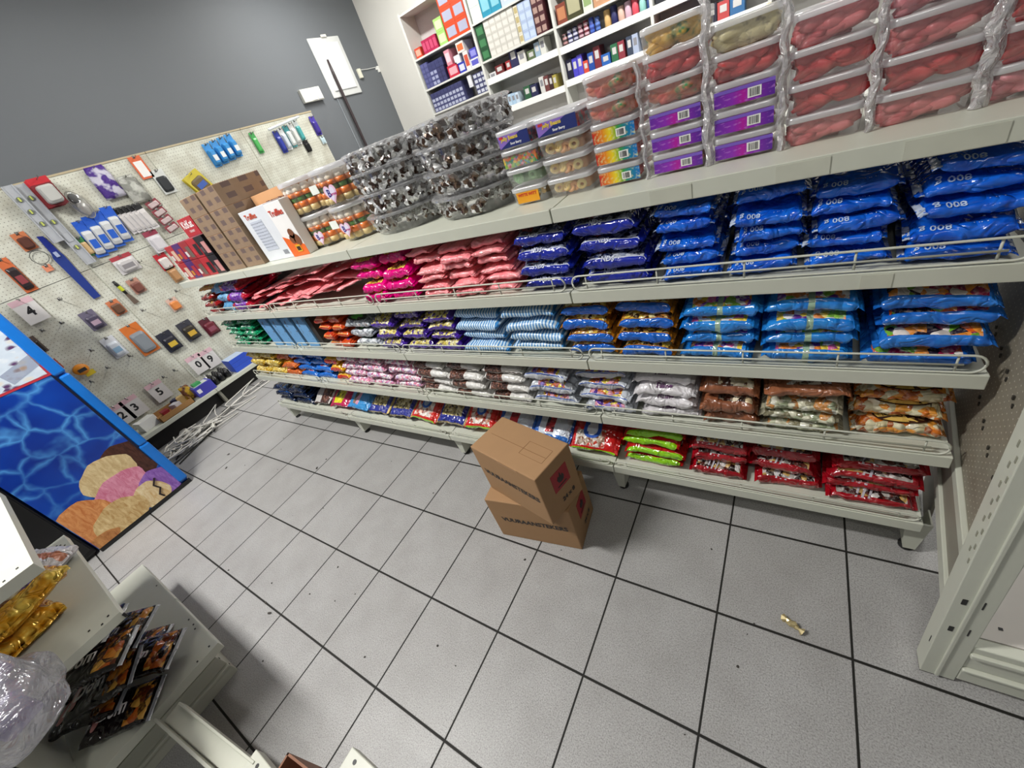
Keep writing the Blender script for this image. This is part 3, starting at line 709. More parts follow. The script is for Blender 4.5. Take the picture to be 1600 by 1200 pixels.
def bag(key, loc, label, rot=(0, 0, 0), scale=1.0, group=None, rest=None, floor=None):
    """rest: list of BVH trees of what the bag may lie on; the bag is lowered until it touches"""
    k = KIND[key]
    if len(k['protos']) < 3:
        o = new_proto(key, len(k['protos'])); k['protos'].append(o); del o['_free']
        CH[o.name] = [c for c in o.children]
    else:
        p = R.choice(k['protos']); o = p.copy(); COL.objects.link(o)
        for q_ in ('label', 'category', 'group'):
            if q_ in o: del o[q_]
        CH[o.name] = []
        for ch in CH[p.name]:
            c = ch.copy(); COL.objects.link(c); c.parent = o; CH[o.name].append(c)
    o.rotation_euler = rot
    o.scale = (scale, scale, scale) if not isinstance(scale, tuple) else scale
    o.location = loc
    if floor is not None:
        vs, fs = solid(o)
        off = floor+.0006-min(v.z for v in vs)
        for t in (rest or ()):
            for v in vs[::2]:
                h = t.ray_cast(Vector((v.x, v.y, 5)), Vector((0, 0, -1)))[0]
                if h is not None: off = max(off, h.z+.0008-v.z)
        o.location.z += off
        for v in vs: v.z += off
        if rest is not None: rest.append(BVHTree.FromPolygons(vs, fs))
        o['_top'] = max(v.z for v in vs)
    return tag(o, label, 'sweets' if key not in ('pasta', 'orangesnack', 'darkblue') else 'snacks', group or KIND[key]['desc']+'s')
def top_of(o):
    t = o['_top']; del o['_top']; return t
def pile(key, x, z, n, where, y=.19, rz=0.0, dz=None, fit=None, rx=0.0, jit=1.0, room=.205):
    """n bags of one kind lying on each other; fit = width in x including the seals"""
    k = KIND[key]; w_, d, h = k['size']; full = w_+2*k['fin']
    sx = (fit*1.0/full) if fit else 1.0
    sz = min(1.15, (room-.004*n)/(n*h*1.02)); rest = []; made = []
    rr = [(R.uniform(-.006, .006)*jit, R.uniform(-.006, .010)*jit, R.uniform(-.02, .02)*jit, R.uniform(-.05, .05)*jit, R.uniform(-.02, .03)*jit) for i in range(n)]
    for i in range(n):
        a, b_, c, d_, e_ = rr[i]; e_ += .05
        lab = '%s, %s %s' % (k['desc'], (ordn(i, n)+(' of' if n > 1 else ' on')), where)
        made.append(bag(key, (x+a, y+b_, z), lab, (rx+e_, c, rz+d_), (sx*(1-abs(d_)*.8), 1, sz), None, rest, z))
    tp = max(top_of(o) for o in made)-z
    if tp > room:            # press the pile down to its shelf height
        s = room/tp
        for o in made: o.scale.z *= s; o.location.z = z+(o.location.z-z)*s
    return rest
Z2, Z3, Z4, Z5 = [z+.003 for z in ZS[1:]]
# --- second shelf (under the top shelf)
for i, (x, wd) in enumerate(((1.722, .172), (1.552, .152), (1.396, .150), (1.236, .155))):
    wh = ['the pile next to the end post', 'the second pile from the end post', 'the third pile from the end post', 'the pile touching the navy bags'][i]
    pile('blue', x, Z2, 5, wh, fit=wd, y=.195, jit=1.6)
pile('navy', 1.045, Z2, 4, 'the pile next to the bright blue bags', fit=.200)
pile('navy', .835, Z2, 4, 'the pile next to the salmon pink bags', fit=.195)
for i in range(3):
    pile('pink', .345+i*.152, Z2, 6, 'the neat pile %s' % ('by the hot pink bags', 'midway to the navy bags', 'touching the navy bags')[i], fit=.152, jit=1.6)
for i in range(2):
    pile('hot', .005+i*.168, Z2, 4, 'the pile %s' % ('by the loose pink bags', 'by the neat pink piles')[i], fit=.170, jit=1.6)
COLW = ['first', 'second', 'third', 'fourth', 'fifth', 'sixth']
HR = []
for r in range(4):
    for c in range(6):
        h = bag('pink', (-1.05+c*.165+R.uniform(-.02, .02)+.04*(r % 2), .19+R.uniform(-.02, .02), Z2), 'salmon pink sweet bag, %s of the %s loose column from the pegboard end' % (ordn(r, 4), COLW[c]),
            (R.uniform(-.05, .10), R.uniform(-.16, .16), R.uniform(-.35, .35)), (1, .9, .78), None, HR, Z2)
hp = [o for o in COL.objects if '_top' in o]
tp = max(o['_top'] for o in hp)-Z2
for o in hp:
    if tp > .215: o.scale.z *= .215/tp; o.location.z = Z2+(o.location.z-Z2)*.215/tp
pile('purplered', -1.30, Z2, 3, 'the pile beside the loose pink bags', fit=.235)
pile('paleblue', -1.50, Z2, 3, 'the pile between purple and toffee bags', fit=.17)
pile('redblack', -1.69, Z2, 3, 'the pile at the pegboard end', fit=.195, room=.15)
bag('yellowpack', (-1.66, .2, Z2+.155), 'orange and yellow sweet bag on top of the toffee bags', (.06, .06, .2), (1, 1, .7))
# --- third shelf
for i, x in enumerate((1.708, 1.50, 1.30)):
    pile('candyorange' if i == 0 else 'candyblue', x, Z3, 4, ['the pile at the perforated end panel', 'the pile one in from the end panel', 'the pile beside the gold topped bags'][i], fit=.200)
for i, x in enumerate((1.102, .917)):
    pile('brownblue', x, Z3, 4, ['the pile beside the sky blue bags', 'the pile beside the striped bags'][i], fit=.184)
for i, x in enumerate((.709, .477)):
    pile('stripe', x, Z3, 4, ['the pile beside the gold topped bags', 'the pile beside the purple bags'][i], fit=.228, jit=1.4)
for i, x in enumerate((.265, .085, -.09)):
    pile('purplegold', x, Z3, 4-(i == 2), 'the %s purple pile from the striped bags' % COLW[i], fit=.176)
pile('greyleaf', -.29, Z3, 3, 'the pile beside the orange packs', fit=.21, rx=.1, y=.2)
for i, x in enumerate((-.455, -.57)): pile('orangered', x, Z3, 4, 'the %s pile from the grey bags' % COLW[i], fit=.11)
for i, x in enumerate((-1.46, -1.68)): pile('green', x, Z3, 5, 'the pile %s' % ('beside the light blue boxes', 'at the pegboard end, third shelf')[i], fit=.21)
# --- fourth shelf
HN = []
for i in range(3):
    bag('honey', (1.708, .215+.012*i, Z4), 'clear bag of orange honey sweets, %s by the end panel' % ('bottom', 'middle', 'top with printed badge')[i], ((0, .03, .16)[i], 0, R.uniform(-.04, .04)), (.91, 1, (.85, .85, .8)[i]), None, HN, Z4)
MR = pile('mint', 1.505, Z4, 3, 'the pile between honey and brown bags', fit=.198, room=.15, rx=.06)
bag('header', (1.50, .17, Z4), 'folded brown bag lying across the pale green wrapped sweets', (.12, -.03, .08), (.86, 1, .8), None, MR, Z4)
pile('brown', 1.325, Z4, 3, 'the pile beside the white toffee bags', fit=.166, rx=.08)
pile('toffee', 1.14, Z4, 4, 'the pile beside the brown bags', fit=.205)
for i, x in enumerate((.93, .715)): pile('whitecandy', x, Z4, 4-i, ['the pile beside the toffee filling bags', 'the pile beside the coffee bean bags'][i], fit=.212, jit=1.5)
for i, x in enumerate((.50, .285, .07)): pile('coffee', x, Z4, 4, 'the %s pile from the white candy bags' % COLW[i], fit=.213)
for i, x in enumerate((-.145, -.352, -.56)): pile('pinkwhite', x, Z4, 4, 'the %s pile from the coffee bags' % COLW[i], fit=.205)
pile('yellowred', -.735, Z4, 3, 'the pile beside the pink sweets', fit=.14)
for i, x in enumerate((-.905, -1.10)): pile('bluesnack', x, Z4, 4, 'the %s pile from the yellow bags' % COLW[i], fit=.192)
pile('orangesnack', -1.295, Z4, 3, 'the pile beside the puffed snacks', fit=.185)
for i, x in enumerate((-1.495, -1.70)): pile('pasta', x, Z4, 3, 'the %s' % ('pile beside the orange bags', 'pile at the pegboard end')[i], fit=.2)
# --- bottom shelf
for i, (x, f) in enumerate(((1.698, .225), (1.483, .198), (1.285, .193))):
    pile('maroon', x, Z5, 4-(i > 0), ['the pile next to the end panel', 'the middle dark red pile', 'the pile beside the lime edged bags'][i], fit=f, y=.206, jit=1.2, rx=.09)
pile('redgreen', 1.065, Z5, 4, 'the stack between dark red and lollipop bags', fit=.235, y=.2)
LN = ['by the cartons', 'past the cartons', 'at the second foot', 'past the second foot', 'in mid bay', 'under the crimson neighbour', 'under the crimson one', 'at the far end']
def lean(key, x, lab, rest, y=.185, rx=.40, rz=0): bag(key, (x, y, Z5), lab, (rx, R.uniform(-.05, .05), rz), (.93, 1, .95), None, rest, Z5)
def low_pair(key, x, n, where): return pile(key, x, Z5, n, where, y=.25, fit=.19 if key != 'redround' else .225, room=.075)
lean('redround', .815, 'large red lollipop bag with blue logo leaning beside the cartons', low_pair('redround', .82, 2, 'the layer under the leaning one'))
for x, l in ((.61, 'near the lollipop bag'), (.41, 'behind the upper lighter carton')):
    lean('bluewhite', x, 'blue and white bag with red heart print leaning '+l, low_pair('bluewhite', x, 2, 'the layer '+l))
seq = [('redface', .20, 'red and green lollipop bag leaning next to the lighter cartons'), ('navygold', .0, 'navy and gold sweet bag leaning between two red lollipop bags'), ('redface', -.2, 'red and green lollipop bag leaning between two navy bags'),
       ('navygold', -.40, 'navy and gold sweet bag leaning second from the sky blue bags'), ('navygold', -.60, 'navy and gold sweet bag leaning against the sky blue bag'), ('skyblue', -.81, 'sky blue chocolate bag leaning beside the navy and gold bags'),
       ('pinkyellow', -1.02, 'crimson bag with yellow logo leaning beside the sky blue bag'), ('whitebrown', -1.23, 'white and brown biscuit bag leaning beside the crimson bag')]
for j, (kx, x, l) in enumerate(seq):
    lean(kx, x, l, low_pair(kx, x, 2, 'the layer '+LN[j]), rz=R.uniform(-.06, .06))
for i, x in enumerate((-1.46, -1.70)): pile('darkblue', x, Z5, 3, 'the pile %s' % ('beside the biscuit bags', 'at the pegboard end')[i], y=.195, fit=.235, room=.17)
# --- light blue boxes standing on the third shelf
def fold_mat():
    g = G('box_print'); v = g.noise(g.vmul(g.obj(), (1, 1, .5)), 26, 4, .7)
    return g.finish(g.mix(g.gray(v, .56, .62), '#6fa3d2', '#5a4438'), .4, 0, None, .4)
BXM = fold_mat()
for i in range(4):
    b = empty('sweet_box', (-.78-i*.135, .06, Z3), (0, 0, .1)); tag(b, 'light blue printed box, %s from the orange biscuit packs' % COLW[i], 'box', 'light blue boxes')
    MB().box(-.055, .030, 0, .22, 0, .19).build('carton', BXM, b, bevel=.002)
    MB().box(.0305, .066, .012, .22, 0, .17).build('gap_shade', plain('#3a3430', .5), b)  # dark block stands in for the shade between neighbouring boxes
# ---------------------------------------------------------------- top shelf: clear tubs
CLEAR = clear_mat('clear_tub', (.97, .965, .97, 1), .10, .10, .07)
LIDM = clear_mat('frosted_lid', (.95, .95, .96, 1), .84, .15, .12)
WRAP = clear_mat('shrink_film', (.97, .94, .94, 1), .45, .10, .28, .9, 45)
def rrect(wx, wy, z, r, n=4):
    P = []
    for cx, cy, a0 in ((wx/2-r, wy/2-r, 0), (-wx/2+r, wy/2-r, 90), (-wx/2+r, -wy/2+r, 180), (wx/2-r, -wy/2+r, 270)):
        for k in range(n+1):
            a = math.radians(a0+90*k/n); P.append(Vector((cx+r*math.cos(a), cy+r*math.sin(a), z)))
    return P
def tub_shell(w_, d, h):
    m = MB(); b = .94
    m.rings([rrect(w_*b-.01, d*b-.01, .0, .010), rrect(w_*b, d*b, .004, .013), rrect(w_*.985, d*.985, h-.012, .015)], 0, True, False)
    l = MB()
    l.rings([rrect(w_*.985, d*.985, h-.013, .015), rrect(w_, d, h-.011, .016), rrect(w_, d, h-.003, .016), rrect(w_*.97, d*.97, h-.001, .014), rrect(w_*.93, d*.93, h-.002, .012)])
    return m, l
def fill_gummy(w_, d, h, n, r, seed, flat=.45):
    q = random.Random(seed); m = MB()
    for i in range(n):
        front = i < n*.6
        x = q.uniform(-w_/2+.018, w_/2-.018); y = -d/2+.014+q.uniform(0, .012) if front else q.uniform(-d/2+.02, d/2-.02)
        z = .010+(h-.028)*q.random()
        M = Matrix.Rotation(q.uniform(-.4, .4), 4, 'Y') @ Matrix.Rotation(q.uniform(-.5, .5), 4, 'Z') @ Matrix.Rotation(q.uniform(-.6, .6), 4, 'X')
        L = min(r*q.uniform(.8, 1.3), w_/2-.012-abs(x)*.5)
        m.lump((x*.97, y, z), (L*1.1, r*.28, r*flat*q.uniform(.7, 1.2)), M, .08, 8, 5, 0, q)
    return m
def fill_rings(w_, d, h, seed):
    q = random.Random(seed); m = MB()
    for i in range(14):
        x = q.uniform(-w_/2+.018, w_/2-.018); y = -d/2+.012 if i < 6 else q.uniform(-d/2+.02, d/2-.02)
        z = .017+(h-.042)*q.random(); 
        M = Matrix.Translation((x, y, z)) @ Matrix.Rotation(PI/2+q.uniform(-.5, .4), 4, 'X') @ Matrix.Rotation(q.uniform(-.6, .6), 4, 'Y')
        P = [M @ Vector((.0095*math.cos(2*PI*k/14), .0095*math.sin(2*PI*k/14), 0)) for k in range(14)]
        m.tube(P, .0052, 6, 0 if i % 3 else 1, closed=True)
    m.box(-w_/2+.014, w_/2-.014, -d/2+.026, d/2-.014, .006, h-.022, 1)
    return m
def gummy_mat(name, c1, c2, c3=None):
    g = G(name); n1 = g.noise(g.obj(), 26, 3, .6)
    c = g.ramp(n1, [(.35, c1), (.55, c2), (.66, c3 or c2)])
    p = g.finish(c, .32, 0, g.bump(g.noise(g.obj(), 220, 2), .25, .002), .5); return p
GRED = gummy_mat('red_gummy', '#c4343a', '#d94f50'); GPINK = gummy_mat('pink_gummy', '#c85a60', '#e07f80'); GPK2 = gummy_mat('rose_gummy', '#d96a74', '#ec98a0')
GYEL = gummy_mat('yellow_gummy', '#d9a53c', '#e6bd62', '#3f7a52'); GMEL = gummy_mat('melon_gummy', '#cf5a50', '#e08a6a', '#3f8a5a'); GTAN = gummy_mat('tan_gummy', '#d6c68c', '#e6dcae', '#5a4436')
GGR = gummy_mat('green_gummy', '#7fb878', '#a8d49c'); PEACH = gummy_mat('peach_gummy', '#e6914a', '#eeaa66'); PYEL = gummy_mat('ring_gummy', '#f0c45a', '#f6dc8e')
def bits_mat(name, pal, sc):
    g = G(name); v = g.vor(g.obj(), sc)
    return g.finish(g.ramp(g.sep(v[1])[0], [(i/len(pal), c) for i, c in enumerate(pal)], True), .4, 0, g.bump(v[0], -.6, .006), .4)
SPRK = bits_mat('sprinkle_mix', ['#d9743a', '#3f8a5a', '#e6c24a', '#b8324a', '#4a8a9a', '#8ab84a', '#e08a9a'], 150)
JBEAN = bits_mat('jelly_bean_mix', ['#3a6a7a', '#b83a4a', '#2a3a5a', '#7a2a4a', '#4a8a8a'], 75)
def label_rainbow():
    g = G('rainbow_label'); s = g.sep(g.obj())
    c = g.ramp(g.gray(s[0], -.05, .05), [(0, '#c22a1c'), (.22, '#e6821c'), (.42, '#e6d020'), (.6, '#3f9a2c'), (.78, '#0f7a8a'), (1, '#0d6fb8')])
    return g.finish(g.mix(g.gray(g.noise(g.obj(), 140, 2), .5, .8), c, '#d8d89a'), .4, 0, None, .4, .2)
def label_purple():
    g = G('purple_label'); s = g.sep(g.obj())
    c = g.ramp(g.gray(s[0], -.05, .05), [(0, '#6a2aa0'), (.3, '#8a2ab0'), (.5, '#b0189a'), (.66, '#8a2ab0'), (1, '#5a2494')])
    n1 = g.noise(g.vmul(g.obj(), (1, 1, 3)), 60, 2)
    return g.finish(g.mix(g.math('MULTIPLY', g.gray(n1, .56, .62), .5), c, '#b87ad0'), .4, 0, None, .4, .2)
RBW, PUR = label_rainbow(), label_purple()
WHITE = plain('#f0efec', .5); INK = plain('#1c1c20', .5)
def barcode(m, x0, x1, z0, z1, y, seed):
    q = random.Random(seed); m.box(x0, x1, y-.0003, y, z0, z1, 0); x = x0+.003
    while x < x1-.004:
        t = q.choice((.0005, .0008, .0012)); m.box(x, x+t, y-.0006, y-.0003, z0+.002, z1-.002, 1); x += t+q.choice((.0006, .0009, .0014))
TUBS = {}
def make_tub(kindk, w_, d, h, label, loc):
    key = (kindk, w_, h)
    if key in TUBS:
        o = dup(TUBS[key], loc); return tag(o, label, 'tub', 'clear sweet tubs')
    e = empty('sweet_tub', loc); TUBS[key] = e
    sh, ld = tub_shell(w_, d, h)
    sh.build('tub_body', CLEAR, e, smooth=True); ld.build('lid', LIDM, e, smooth=True)
    yf = -d/2*.975-.0012; sd = len(kindk)*7+ord(kindk[0]); lumpy = None
    if kindk in ('rainbow', 'purple'):
        mt = RBW if kindk == 'rainbow' else PUR
        lb = MB().box(-w_*.45, w_*.45, yf, yf+.0008, .006, h-.014).build('printed_label', mt, e)
        m = MB(); barcode(m, w_*.06, w_*.26, .011, h-.021, yf-.0003, sd); m.build('barcode_print', [WHITE, INK], lb)
        if kindk == 'purple':
            MB().box(-w_*.45, w_*.45, yf-.0006, yf, h-.0205, h-.014).build('label_band', plain('#7a5ac0'), lb)
        lumpy = fill_gummy(w_*.9, d*.9, h, 30, .022, sd); fm = GPINK if kindk == 'purple' else GRED
    elif kindk == 'beans':
        lb = MB().box(-w_*.42, w_*.42, yf, yf+.0008, .006, h-.012).build('printed_label', plain('#8a6ac0'), e)
        MB().prism([(-w_*.42, .006), (w_*.42, .006), (w_*.42, h-.012), (w_*.22, h-.012)], yf-.0005, yf+.0001).build('navy_flash', plain('#1f2c6e'), lb)
        lettering('Jelly Beans', .013, '#e6c84a', lb, (-.012, yf-.0008, h*.58), UPR, .0004); lettering('Sour Berry', .008, '#e8e8f0', lb, (.006, yf-.0010, h*.28), UPR, .0003)
        MB().box(-w_*.38, -w_*.28, yf-.0009, yf, h*.6, h*.72).build('red_badge', plain('#c8323c'), lb)
        lumpy = MB().box(-w_*.45, w_*.45, -d*.465, d*.45, .005, h-.016); fm = JBEAN
    elif kindk == 'sprinkle': lumpy = MB().box(-w_*.46, w_*.46, -d*.468, d*.45, .005, h-.016); fm = SPRK
    elif kindk == 'worms':
        lb = MB().box(-w_*.35, w_*.30, yf, yf+.0008, .006, h-.014).build('printed_label', plain('#e8a01c'), e)
        lettering('WITTE WITT', .011, '#c8281c', lb, (-.003, yf-.0005, h*.56), UPR, .0005)
        lumpy = fill_gummy(w_*.9, d*.9, h, 26, .02, sd); fm = GYEL
    elif kindk == 'greenring': lumpy = fill_rings(w_*.92, d*.92, h, sd); fm = [GGR, GGR]
    elif kindk == 'peach': lumpy = fill_rings(w_*.92, d*.92, h, sd); fm = [PYEL, PEACH]
    else:
        fm = {'redfish': GRED, 'pinkfish': GPINK, 'rosefish': GPK2, 'yellow': GYEL, 'melon': GMEL, 'tan': GTAN, 'redstrip': GRED}[kindk]
        lumpy = fill_gummy(w_*.92, d*.92, h, 34, .034 if 'fish' in kindk else .042, sd, .36)
    f = lumpy.build('gummy_filling', fm, e, smooth=kindk not in ('beans', 'sprinkle')); f['kind'] = 'stuff'
    return tag(e, label, 'tub', 'clear sweet tubs')
DT = .20; YT = .13+DT/2
TK = {'rainbow': 'tub with rainbow barcode label', 'purple': 'tub with purple barcode label', 'beans': 'jelly bean label tub', 'sprinkle': 'clear tub of mixed sprinkles', 'worms': 'tub with orange lettered label',
      'greenring': 'clear tub of green rings', 'peach': 'clear tub of peach rings', 'redfish': 'clear tub of red gummies', 'pinkfish': 'clear tub of pink gummies', 'rosefish': 'clear tub of rose gummies', 'yellow': 'clear tub of yellow gummies',
      'melon': 'clear tub of melon gummies', 'tan': 'clear tub of cream and brown gummies', 'redstrip': 'clear tub of red strips'}
COLS = [(.792, .117, .050, ['worms', 'greenring', 'sprinkle', 'beans'], 'the column next to the wrapped chocolate bowls'),
        (.925, .135, .050, ['peach', 'peach', 'peach', 'beans'], 'the peach ring column'),
        (1.068, .118, .049, ['rainbow', 'rainbow', 'rainbow', 'melon', 'melon'], 'the rainbow column'),
        (1.211, .121, .048, ['purple', 'purple', 'purple', 'melon', 'redstrip', 'yellow'], 'the tallest column'),
        (1.347, .122, .050, ['purple', 'purple', 'purple', 'redstrip', 'tan'], 'the second purple label column'),
        (1.486, .126, .055, ['pinkfish', 'redfish', 'redfish', 'pinkfish'], 'the third column from the shelf end'),
        (1.629, .130, .055, ['pinkfish', 'redfish', 'pinkfish', 'rosefish'], 'the second column from the shelf end'),
        (1.765, .118, .055, ['rosefish', 'redfish', 'redfish', 'pinkfish'], 'the column at the shelf end')]
for ci, (x, w_, h, L, wh) in enumerate(COLS):
    for i, kk in enumerate(L):
        make_tub(kk, w_, DT, h, '%s, %s in %s' % (TK[kk], ordn(i, len(L)), wh), (x, YT, ZS[0]+.001+i*(h+.0006)))
def film_seam(x, ztop, y0, wd, lab):
    m = MB(); n = 26; q = random.Random(int(x*1000)); vs = []; fs = []
    for i in range(n+1):
        z = ZS[0]+.001+(ztop-ZS[0])*i/n
        for k in range(4):
            vs.append((x+(k-1.5)/1.5*wd*(.7+.4*q.random())+.003*math.sin(i*.9), y0+(.002 if k in (0, 3) else -.003-.004*q.random()), z))
    for i in range(n):
        for k in range(3): a = i*4+k; fs.append((a, a+1, a+5, a+4))
    o = m.add(vs, fs).build('shrink_film_seam', WRAP, smooth=False); s = o.modifiers.new('thick', 'SOLIDIFY'); s.thickness = .0006
    tag(o, lab, 'plastic film', 'film seams between tub columns')
for x, z, wd, l in ((1.140, 1.46, .006, 'crinkled film seam between rainbow and tallest tub columns'), (1.279, 1.53, .010, 'bright crinkled film seam standing up between the two purple label columns'), (1.416, 1.47, .008, 'crinkled film seam between purple label and pink gummy columns'),
                 (1.557, 1.46, .008, 'crinkled film seam between the two four-high gummy columns'), (1.700, 1.46, .013, 'wide crinkled film seam by the shelf end')):
    film_seam(x, z, .128, wd, l)
# --- fluted bowls of wrapped chocolates
def choc_mat():
    g = G('foil_chocolates'); v = g.vor(g.obj(), 62)
    c = g.ramp(g.sep(v[1])[0], [(0, '#3a2820'), (.24, '#b4b4b2'), (.40, '#45332a'), (.52, '#dadad8'), (.70, '#6a5544'), (.82, '#ededed')], True)
    return g.finish(c, .2, g.math('MULTIPLY', g.math('GREATER_THAN', g.sep(v[1])[0], .2), .35), g.bump(g.noise(g.obj(), 120, 2), .5, .004), .6)
CHM = choc_mat(); BOWL = clear_mat('fluted_bowl', (.96, .96, .965, 1), .07, .10, .09)
def bowl_parts(rx, ry, h, seed, flutes=40):
    n = flutes*2; rg = []
    for s, z in ((.84, 0), (.88, .004), (.97, h*.6), (1.0, h*.86)):
        rg.append([Vector((rx*s*(1+(.012 if k % 2 else -.012))*math.cos(2*PI*k/n), ry*s*(1+(.012 if k % 2 else -.012))*math.sin(2*PI*k/n), z)) for k in range(n)])
    b = MB().rings(rg, 0, True, False)
    l = MB().rings([[Vector((rx*s*(1+(.008 if k % 2 else -.008))*math.cos(2*PI*k/n), ry*s*(1+(.008 if k % 2 else -.008))*math.sin(2*PI*k/n), z)) for k in range(n)] for s, z in ((1.0, h*.86), (1.03, h*.88), (1.03, h*.95), (.98, h), (.92, h*.985))])
    q = random.Random(seed); f = MB()
    for i in range(150):
        t = q.uniform(0, 2*PI) if i > 60 else q.uniform(PI*1.0, PI*2.0)
        rr = (.86+.04*q.random()) if i < 120 else q.uniform(.2, .8)
        z = .014+(h*.80-.02)*q.random() if i < 120 else h*.7+.01*q.random()
        M = Matrix.Rotation(q.uniform(0, PI), 4, 'Z') @ Matrix.Rotation(q.uniform(-1, 1), 4, 'X')
        s = q.uniform(.014, .022)
        f.lump((rx*rr*math.cos(t), ry*rr*math.sin(t), z), (s, s*.75, s*.7), M, .28, 5, 4, 0, q)
    return b, l, f
BW = []
def choc_bowl(loc, label, rz):
    if len(BW) >= 3: o = dup(BW[R.randrange(3)], loc, (0, 0, rz))
    else:
        o = empty('chocolate_bowl', loc, (0, 0, rz)); BW.append(o)
        b, l, f = bowl_parts(.174, .142, .075, 5+len(BW))
        b.build('bowl', BOWL, o); l.build('lid', clear_mat('bowl_lid', (.95, .955, .96, 1), .34, .1, .14), o); f.build('wrapped_chocolates', CHM, o)['kind'] = 'stuff'
    tag(o, label, 'bowl', 'bowls of wrapped chocolates')
HB = [0, .078, .150, .217]
for c, x in enumerate((.190, .548)):
    for i in range(4):
        choc_bowl((x+(-.010, -.004, .0, .006)[i], .245, ZS[0]+.002+HB[i]*.985), 'fluted clear bowl of dark wrapped chocolates, %s in the stack %s' % (ordn(i, 4), ('beside the mallow tubs', 'beside the sweet tubs')[c]), R.choice((0, PI))+R.uniform(-.05, .05))
# --- mallow tubs
MAL = [gummy_mat('mallow_white', '#e8d8c0', '#f4ebdd'), gummy_mat('mallow_orange', '#d9682a', '#e88a48'), plain('#5f9a4a', .35), plain('#d8c088', .35)]
def mallow_parts(rx, ry, h):
    n = 56; rg = []
    for s, z in ((.86, 0), (.9, .005), (.985, h*.86)):
        rg.append([Vector((rx*s*(1+(.01 if k % 2 else -.01))*math.cos(2*PI*k/n), ry*s*(1+(.01 if k % 2 else -.01))*math.sin(2*PI*k/n), z)) for k in range(n)])
    b = MB().rings(rg, 0, True, False)
    l = MB().rings([[Vector((rx*s*math.cos(2*PI*k/n), ry*s*math.sin(2*PI*k/n), z)) for k in range(n)] for s, z in ((1.0, h*.87), (1.03, h*.88), (1.03, h*.97), (.99, h), (.9, h*.99))])
    f = MB()
    for i in range(16):
        t = 2*PI*i/16; c = (rx*.80*math.cos(t), ry*.80*math.sin(t)); r = .021
        f.lathe([(r*.6, .008), (r, .012), (r, h*.24)], 10, 3, c); f.lathe([(r*1.05, h*.24), (r*1.05, h*.40)], 10, 1, c)
        f.lathe([(r*.85, h*.40), (r*.9, h*.50), (r*.8, h*.54)], 8, 2, c)
        f.lathe([(r*1.05, h*.54), (r*1.1, h*.66)], 10, 1, c); f.lathe([(r*1.05, h*.66), (r*1.1, h*.74), (r*.7, h*.85), (.002, h*.86)], 10, 0, c)
    f.box(-rx*.5, rx*.5, -ry*.5, ry*.5, .01, h*.8, 0)
    return b, l, f
mt0 = None
def heart_badge(p, x, y, z, s):
    pts = []
    for k in range(28):
        t = 2*PI*k/28; pts.append((s*.06*16*math.sin(t)**3, s*.06*(13*math.cos(t)-5*math.cos(2*t)-2*math.cos(3*t)-math.cos(4*t))))
    hb = MB().prism(pts, -.001, .001).build('heart_badge', plain('#e3b9d0', .4), p, (x, y, z))
    MB().prism([(a*.78, b*.78) for a, b in pts], -.0018, -.001).build('inner_heart', plain('#d9d3e6', .4), hb)
    lettering('B', s*.95, '#3a2f7a', hb, (-.25*s, -.0022, .0), UPR, .0012); lettering('arnies', s*.36, '#b8327a', hb, (.42*s, -.0022, -.1*s), UPR, .0004)
def mallow_tub(loc, label, badge=True):
    global mt0
    if mt0: e = dup(mt0, loc)
    else:
        e = empty('mallow_tub', loc); mt0 = e; b, l, f = mallow_parts(.118, .125, .142)
        b.build('tub_body', BOWL, e); l.build('lid', LIDM, e, smooth=True); f.build('mallow_filling', MAL, e, smooth=True)['kind'] = 'stuff'
        MB().box(-.085, -.03, -.121, -.120, .062, .095, 0, Matrix.Rotation(-.05, 4, 'Z')).build('price_label', plain('#e4e8e0'), e)
    tag(e, label, 'tub', 'mallow tubs')
    return e
for i, (x, y, z, l) in enumerate(((-.345, .262, 0, 'clear tub of orange mallows standing beside the truffle box'), (-.108, .262, 0, 'clear tub of orange mallows, lower, beside the chocolate bowls'), (-.355, .262, .1435, 'clear tub of orange mallows on top, over the truffle box side'),
                     (-.112, .262, .1435, 'clear tub of orange mallows stacked on top beside the chocolate bowls'))):
    e = mallow_tub((x, y, ZS[0]+.002+z), l)
hb = [o for o in COL.objects if o.name.startswith('mallow_tub')]
heart_badge(hb[1], .015, -.130, .055, .034); heart_badge(hb[3], .045, -.130, .050, .040); heart_badge(hb[0], .05, -.130, .048, .034)
# --- cartons and boxes at the far part of the top shelf
CARD = plain('#b58a5e', .7, 0, .06, .05); CARD_T = plain('#c9976a', .7, 0, .05)
def printed_card():
    g = G('brown_box_print'); s = g.sep(g.obj())
    b = g.n('TexBrick'); g.put(b.inputs[0], g.vmul(g.obj(), (1, 1, 1))); 
    ch = g.math('MULTIPLY', g.math('GREATER_THAN', g.math('FRACT', g.math('MULTIPLY', g.math('ADD', s[0], s[1]), 11)), .5), g.math('GREATER_THAN', g.math('FRACT', g.math('MULTIPLY', s[2], 21)), .5))
    return g.finish(g.mix(ch, g.mix(g.noise(g.obj(), 30, 3), '#86705a', '#97806a'), '#6b5a55'), .65, 0, None, .3)
PCARD = printed_card()
def carton(name, loc, sx, sy, sz, mat, label, cat, group=None, rz=0, top=None):
    e = empty(name, loc, (0, 0, rz)); tag(e, label, cat, group)
    MB().box(0, sx, 0, sy, 0, sz-.001).build('carton', mat, e, bevel=.0015)
    if top: MB().box(.001, sx-.001, .001, sy-.001, sz-.001, sz).build('top_flap', top, e)
    return e
